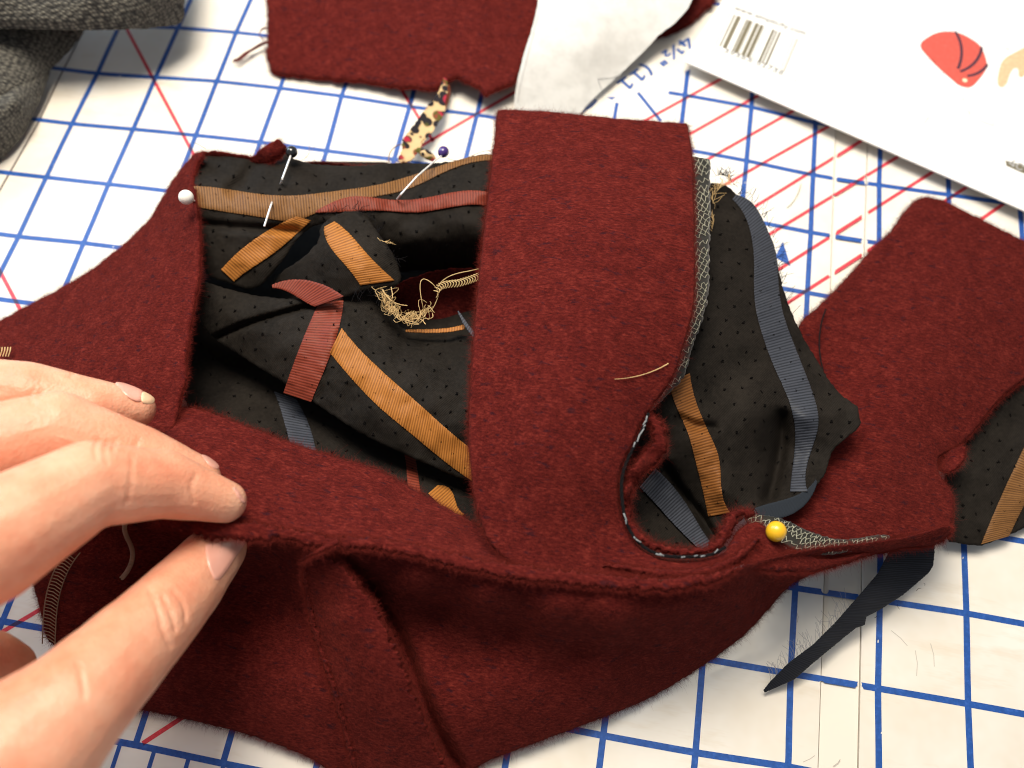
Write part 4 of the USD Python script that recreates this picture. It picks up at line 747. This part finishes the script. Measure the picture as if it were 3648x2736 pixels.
def gloss(n, c, r=.18, **k): return mat(n, {'p': ('principled_bsdf', {'base_color': c, 'roughness': r, 'specular_ior_level': .5, 'coat_weight': .3, **k})}, [])
pin(None, (630, 328), .00185, .0345, [(629, 332, .0345), (625, 345, .0358), (610, 386, .0356), (604, 404, .0300), (590, 430, .0300), (586, 442, .0345), (571, 489, .0342)], 'black ball headed pin by the turned up tab on the hat', gloss('black_bead', (.012, .014, .016)))
pin(None, (402, 426), .0022, .0425, [(406, 427, .042), (409, 429, .0385), (420, 434, .0340)], 'white ball headed pin on the left wool edge of the hat', gloss('white_bead', (.85, .84, .80), .3))
pin(None, (958, 328), .00185, .029, [(955, 336, .029), (941, 346, .031), (900, 382, .0355), (866, 420, .0345), (858, 430, .031)], 'purple ball headed pin beside the printed fabric strip', gloss('purple_bead', (.055, .03, .17)))
pin(None, (1677, 1147), .0025, .0445, [(1673, 1156, .0438), (1666, 1164, .0425), (1655, 1176, .0400)], 'yellow ball headed pin in the front seam beside the netted interfacing', gloss('yellow_bead', (.80, .45, .015), .3))

# ------------------------------------------------------------------ loose threads on the board
def loose(name, label, pts, z, mt, r=.00014):
    q = spline(pts, 50); zz = np.interp(np.linspace(0, 1, 50), np.linspace(0, 1, len(z)), z)
    t = thing(name, label, 'thread'); obj('thread', tube(at(q[:, 0], q[:, 1], zz), r, 6), mt, t)
MTH = plain('maroon_thread', (0.11, 0.018, 0.016), .8)
t = thing('loose_thread', 'dark red frayed yarn ends hanging from the left side of the top offcut', 'thread')
rr = np.random.default_rng(5); tt = []
for k in range(9):
    q = spline([(578, 92 + rr.normal(0, 2)), (560, 98 + rr.normal(0, 2)), (530, 118 + rr.normal(0, 3)), (500 + rr.uniform(-2, 14), 132 + rr.normal(0, 3))], 20); tt.append(tube(at(q[:, 0], q[:, 1], np.linspace(.003, .0015, 20) + rr.uniform(0, .0012)), .00018, 5))
for k in range(4):
    q = spline([(578, 60 + rr.normal(0, 1)), (566, 62 + k), (561, 72), (568, 86), (578, 92)], 20); tt.append(tube(at(q[:, 0], q[:, 1], .003 + rr.uniform(0, .001)), .00016, 5))
obj('yarn', join(tt), MTH, t)
loose('loose_thread', 'thin looped thread standing beside the black pin', [(652, 345), (668, 322), (680, 290), (685, 290), (682, 312), (660, 338)], [.028, .020, .012, .012, .016, .025], DIMTHREAD, .00008)
loose('loose_thread', 'thin dark thread on the board right of the strap under the envelope', [(1700, 448), (1716, 432), (1726, 412), (1730, 398)], [.0005] * 4, plain('olive_thread', (.25, .22, .12), .7), .00012)
loose('loose_thread', 'thin dark thread sticking out over the left wool corner', [(418, 308), (432, 314), (445, 322)], [.03, .032, .033], BLACK, .00008)
loose('loose_thread', 'black thread lying on the right wool flap beside the lining', [(1784, 668), (1774, 700), (1770, 750), (1778, 800)], [.0135, .0140, .0150, .0165], BLACK, .00022)
loose('loose_thread', 'fine thread running from the purple pin to the strap', [(966, 342), (1000, 344), (1020, 336), (1050, 326), (1075, 330)], [.029, .031, .033, .034, .034], DIMTHREAD, .00008)

# ------------------------------------------------------------------ the hand
SKIN = mat('skin', {
    'g': ('geometry', {}), 'n': ('noise_texture', {'scale': 85.0, 'detail': 5.0, 'roughness': 0.62}), 'n2': ('noise_texture', {'scale': 700.0, 'detail': 4.0, 'roughness': 0.6}),
    'v': ('voronoi_texture', {'scale': 1500.0}),
    'r': ('rgb_ramp', {'ramp': [(0.30, (0.66, 0.25, 0.150)), (0.47, (0.70, 0.318, 0.200)), (0.68, (0.74, 0.395, 0.265))]}),
    'h': ('mix_float', {'fac': 0.5}), 'bp': ('bump', {'strength': 0.36, 'distance': 0.0005}),
    'p': ('principled_bsdf', {'roughness': 0.46, 'specular_ior_level': 0.4, 'subsurface_weight': 0.15, 'subsurface_radius': (0.004, 0.0013, 0.0007), 'subsurface_scale': 0.6})},
    [('g.position', 'n.vector'), ('g.position', 'n2.vector'), ('g.position', 'v.vector'), ('n.fac', 'r.fac'), ('r.color', 'p.base_color'), ('n2.fac', 'h.a'), ('v.distance', 'h.b'), ('h.result', 'bp.height'), ('bp.normal', 'p.normal')])
NAIL = mat('nail', {'p': ('principled_bsdf', {'base_color': (0.76, 0.37, 0.285), 'roughness': 0.2, 'specular_ior_level': 0.5, 'subsurface_weight': 0.1, 'subsurface_radius': (0.003, 0.001, 0.0006), 'subsurface_scale': 0.5})}, [])
NTIP = plain('nail_tip', (0.78, 0.54, 0.35), .35)
person = thing('person', 'left hand pinching the front seam of the maroon hat between thumb and fingertips', 'hand')
def J(x, y, z, r): return (at(x, y, z), r)
FING = {
 'ring': [(-520, 1120, .085, .0125), (-130, 850, .066, .0095), (60, 858, .063, .0086), (190, 878, .058, .0073), (292, 884, .052, .0050)],
 'middle': [(-560, 1220, .092, .0130), (-150, 1010, .080, .0108), (120, 932, .072, .0093), (300, 992, .062, .0079), (425, 1034, .054, .0056)],
 'index': [(-560, 1400, .097, .0150), (-40, 1180, .090, .0120), (190, 1046, .079, .0093), (350, 1046, .067, .0079), (486, 1084, .0575, .0050)],
 'thumb': [(-420, 1850, .080, .0190), (10, 1660, .080, .0150), (150, 1528, .077, .0112), (312, 1366, .063, .0095), (400, 1270, .053, .0085), (470, 1186, .0445, .0070)],
 'palm': [(-560, 1250, .095, .018), (-520, 1650, .085, .019), (-420, 1850, .075, .019)],
 'little': [(-480, 1050, .07, .011), (-240, 900, .05, .009), (-120, 960, .040, .0075)],
}
def sphere(c, r): return manifold3d.Manifold.sphere(r, 24).translate(list(map(float, c)))
body = manifold3d.Manifold()
for k, ch in FING.items():
    js = [J(*p) for p in ch]
    for (a, ra), (b, rb) in zip(js[:-1], js[1:]): body += manifold3d.Manifold.batch_hull([sphere(a, ra), sphere(b, rb)])
pal = [J(*p) for p in [(-560, 1220, .085, .016), (-560, 1400, .090, .017), (-520, 1120, .078, .014), (-420, 1850, .075, .018), (-700, 1700, .085, .02), (-800, 1300, .085, .02)]]
body += manifold3d.Manifold.batch_hull([sphere(c, r) for c, r in pal])
body += manifold3d.Manifold.batch_hull([sphere(*J(-40, 1450, .055, .0090)), sphere(*J(-260, 1500, .066, .0150)), sphere(*J(20, 1440, .050, .0055))])
body += manifold3d.Manifold.batch_hull([sphere(*J(-420, 1800, .078, .018)), sphere(*J(-560, 1400, .088, .016)), sphere(*J(-200, 1560, .068, .013))])
fa = [J(-1000, 1650, .085, .028), J(-700, 1500, .085, .024)]
body += manifold3d.Manifold.batch_hull([sphere(c, r) for c, r in fa])
body = body.refine_to_length(0.0013)
mm = body.to_mesh(); hm = trimesh.Trimesh(mm.vert_properties[:, :3], mm.tri_verts, process=True)
hm = max(hm.split(only_watertight=False), key=lambda m: len(m.faces))
trimesh.smoothing.filter_taubin(hm, lamb=.5, nu=.52, iterations=26)
def toplan(P):
    c = ROT.apply(P - EYE); k = 2212 / 3648; return np.c_[(1824 + CAM[0] * c[:, 0] / -c[:, 2]) * k, (1368 - CAM[0] * c[:, 1] / -c[:, 2]) * k]
def push(lines, width, depth):
    global hm
    xy = toplan(hm.vertices); N = hm.vertex_normals; face = ((EYE - hm.vertices) * N).sum(1) > 0; d = np.zeros(len(xy))
    for ln_ in lines:
        near = shapely.distance(LineString(spline(ln_, 20, k=2)), shapely.points(xy)); d = np.maximum(d, np.exp(-(near / width) ** 2))
    hm.vertices = hm.vertices - N * (d * face * depth)[:, None]
# finer triangles where the camera sees the creases
xy = toplan(hm.vertices); cen = xy[hm.faces].mean(1)
inside = (cen[:, 0] > -60) & (cen[:, 1] < 1720)
hm = hm.subdivide(np.nonzero(inside)[0])
push([[(322, 1272), (342, 1320), (356, 1370), (368, 1396)], [(374, 1276), (395, 1302), (402, 1338)], [(98, 1424), (102, 1450), (100, 1474)], [(170, 1436), (178, 1470), (182, 1506)], [(352, 1290), (372, 1330), (380, 1360)]], 4.5, .00048)
push([[(236, 952), (226, 975), (232, 1000)], [(250, 950), (243, 972)], [(286, 985), (282, 1045), (275, 1085)], [(212, 948), (205, 970), (210, 992)], [(425, 1025), (414, 1050), (420, 1085)], [(75, 842), (66, 856), (74, 874)], [(92, 842), (84, 858)], [(160, 800), (152, 815)], [(300, 945), (294, 965)]], 4.0, .00036)
sub_normals = hm.vertex_normals
hm.vertices = hm.vertices + sub_normals * (0.0004 * (meshkit.fbm(hm.vertices * 130, 3, 5) - .5))[:, None]
obj('hand_body', hm, SKIN, person, smooth=True)
# nails, lying on the skin
def skin_height(xy):
    """distance along the view ray to the hand"""
    tri = hm.triangles; out = np.full(len(xy), np.nan)
    P2 = toplan(hm.vertices); T = P2[hm.faces]; lo, hi = T.min(1), T.max(1); front = ((EYE - tri.mean(1)) * hm.face_normals).sum(1) > 0
    for k, p in enumerate(xy):
        c = np.nonzero((lo[:, 0] <= p[0]) & (hi[:, 0] >= p[0]) & (lo[:, 1] <= p[1]) & (hi[:, 1] >= p[1]) & front)[0]; best = -1
        for i in c:
            A, B, C = T[i]; M2 = np.array([B - A, C - A]).T; dt = np.linalg.det(M2)
            if abs(dt) < 1e-12: continue
            u, v = np.linalg.solve(M2, p - A)
            if u >= -1e-6 and v >= -1e-6 and u + v <= 1 + 1e-6: best = max(best, tri[i][0][2] + u * (tri[i][1][2] - tri[i][0][2]) + v * (tri[i][2][2] - tri[i][0][2]))
        if best > 0: out[k] = best
    return out
def nail(outline, mt, lift=.0004, name='fingernail'):
    ring = chaikin(outline, 2); poly = Polygon(ring).buffer(0)
    x0, y0, x1, y1 = poly.bounds; gx, gy = np.meshgrid(np.linspace(x0, x1, 14), np.linspace(y0, y1, 14)); q = np.c_[gx.ravel(), gy.ravel()]; q = q[shapely.contains_xy(poly.buffer(-1), q[:, 0], q[:, 1])]
    z = skin_height(q); ok = ~np.isnan(z)
    if ok.sum() < 6: print('nail missed', name, ok.sum()); return
    q, z = q[ok], z[ok]; H = Height(np.c_[q, z], .3)
    class HN:
        def __call__(s, xy):
            d = shapely.distance(poly.exterior, shapely.points(np.asarray(xy).reshape(-1, 2))); return H(xy) + lift * np.clip(d / 5, 0.25, 1)
    cloth(name, person, outline, HN(), mt, .0006, 4, round_=True, rough=0, seed=50)
nail([(440, 1184), (446, 1172), (490, 1166), (532, 1162), (526, 1178), (512, 1196), (488, 1234), (466, 1260), (450, 1232)], NAIL)
nail([(244, 824), (262, 824), (296, 836), (312, 846), (306, 868), (280, 862), (258, 842)], NAIL)
nail([(304, 842), (322, 850), (334, 860), (331, 870), (318, 872), (302, 868)], NTIP, .0005, 'nail_tip')
nail([(430, 980), (444, 982), (462, 994), (474, 1006), (468, 1014), (450, 1004)], NAIL)
nail([(500, 1048), (514, 1056), (527, 1074), (530, 1086), (522, 1086), (508, 1070)], NAIL)
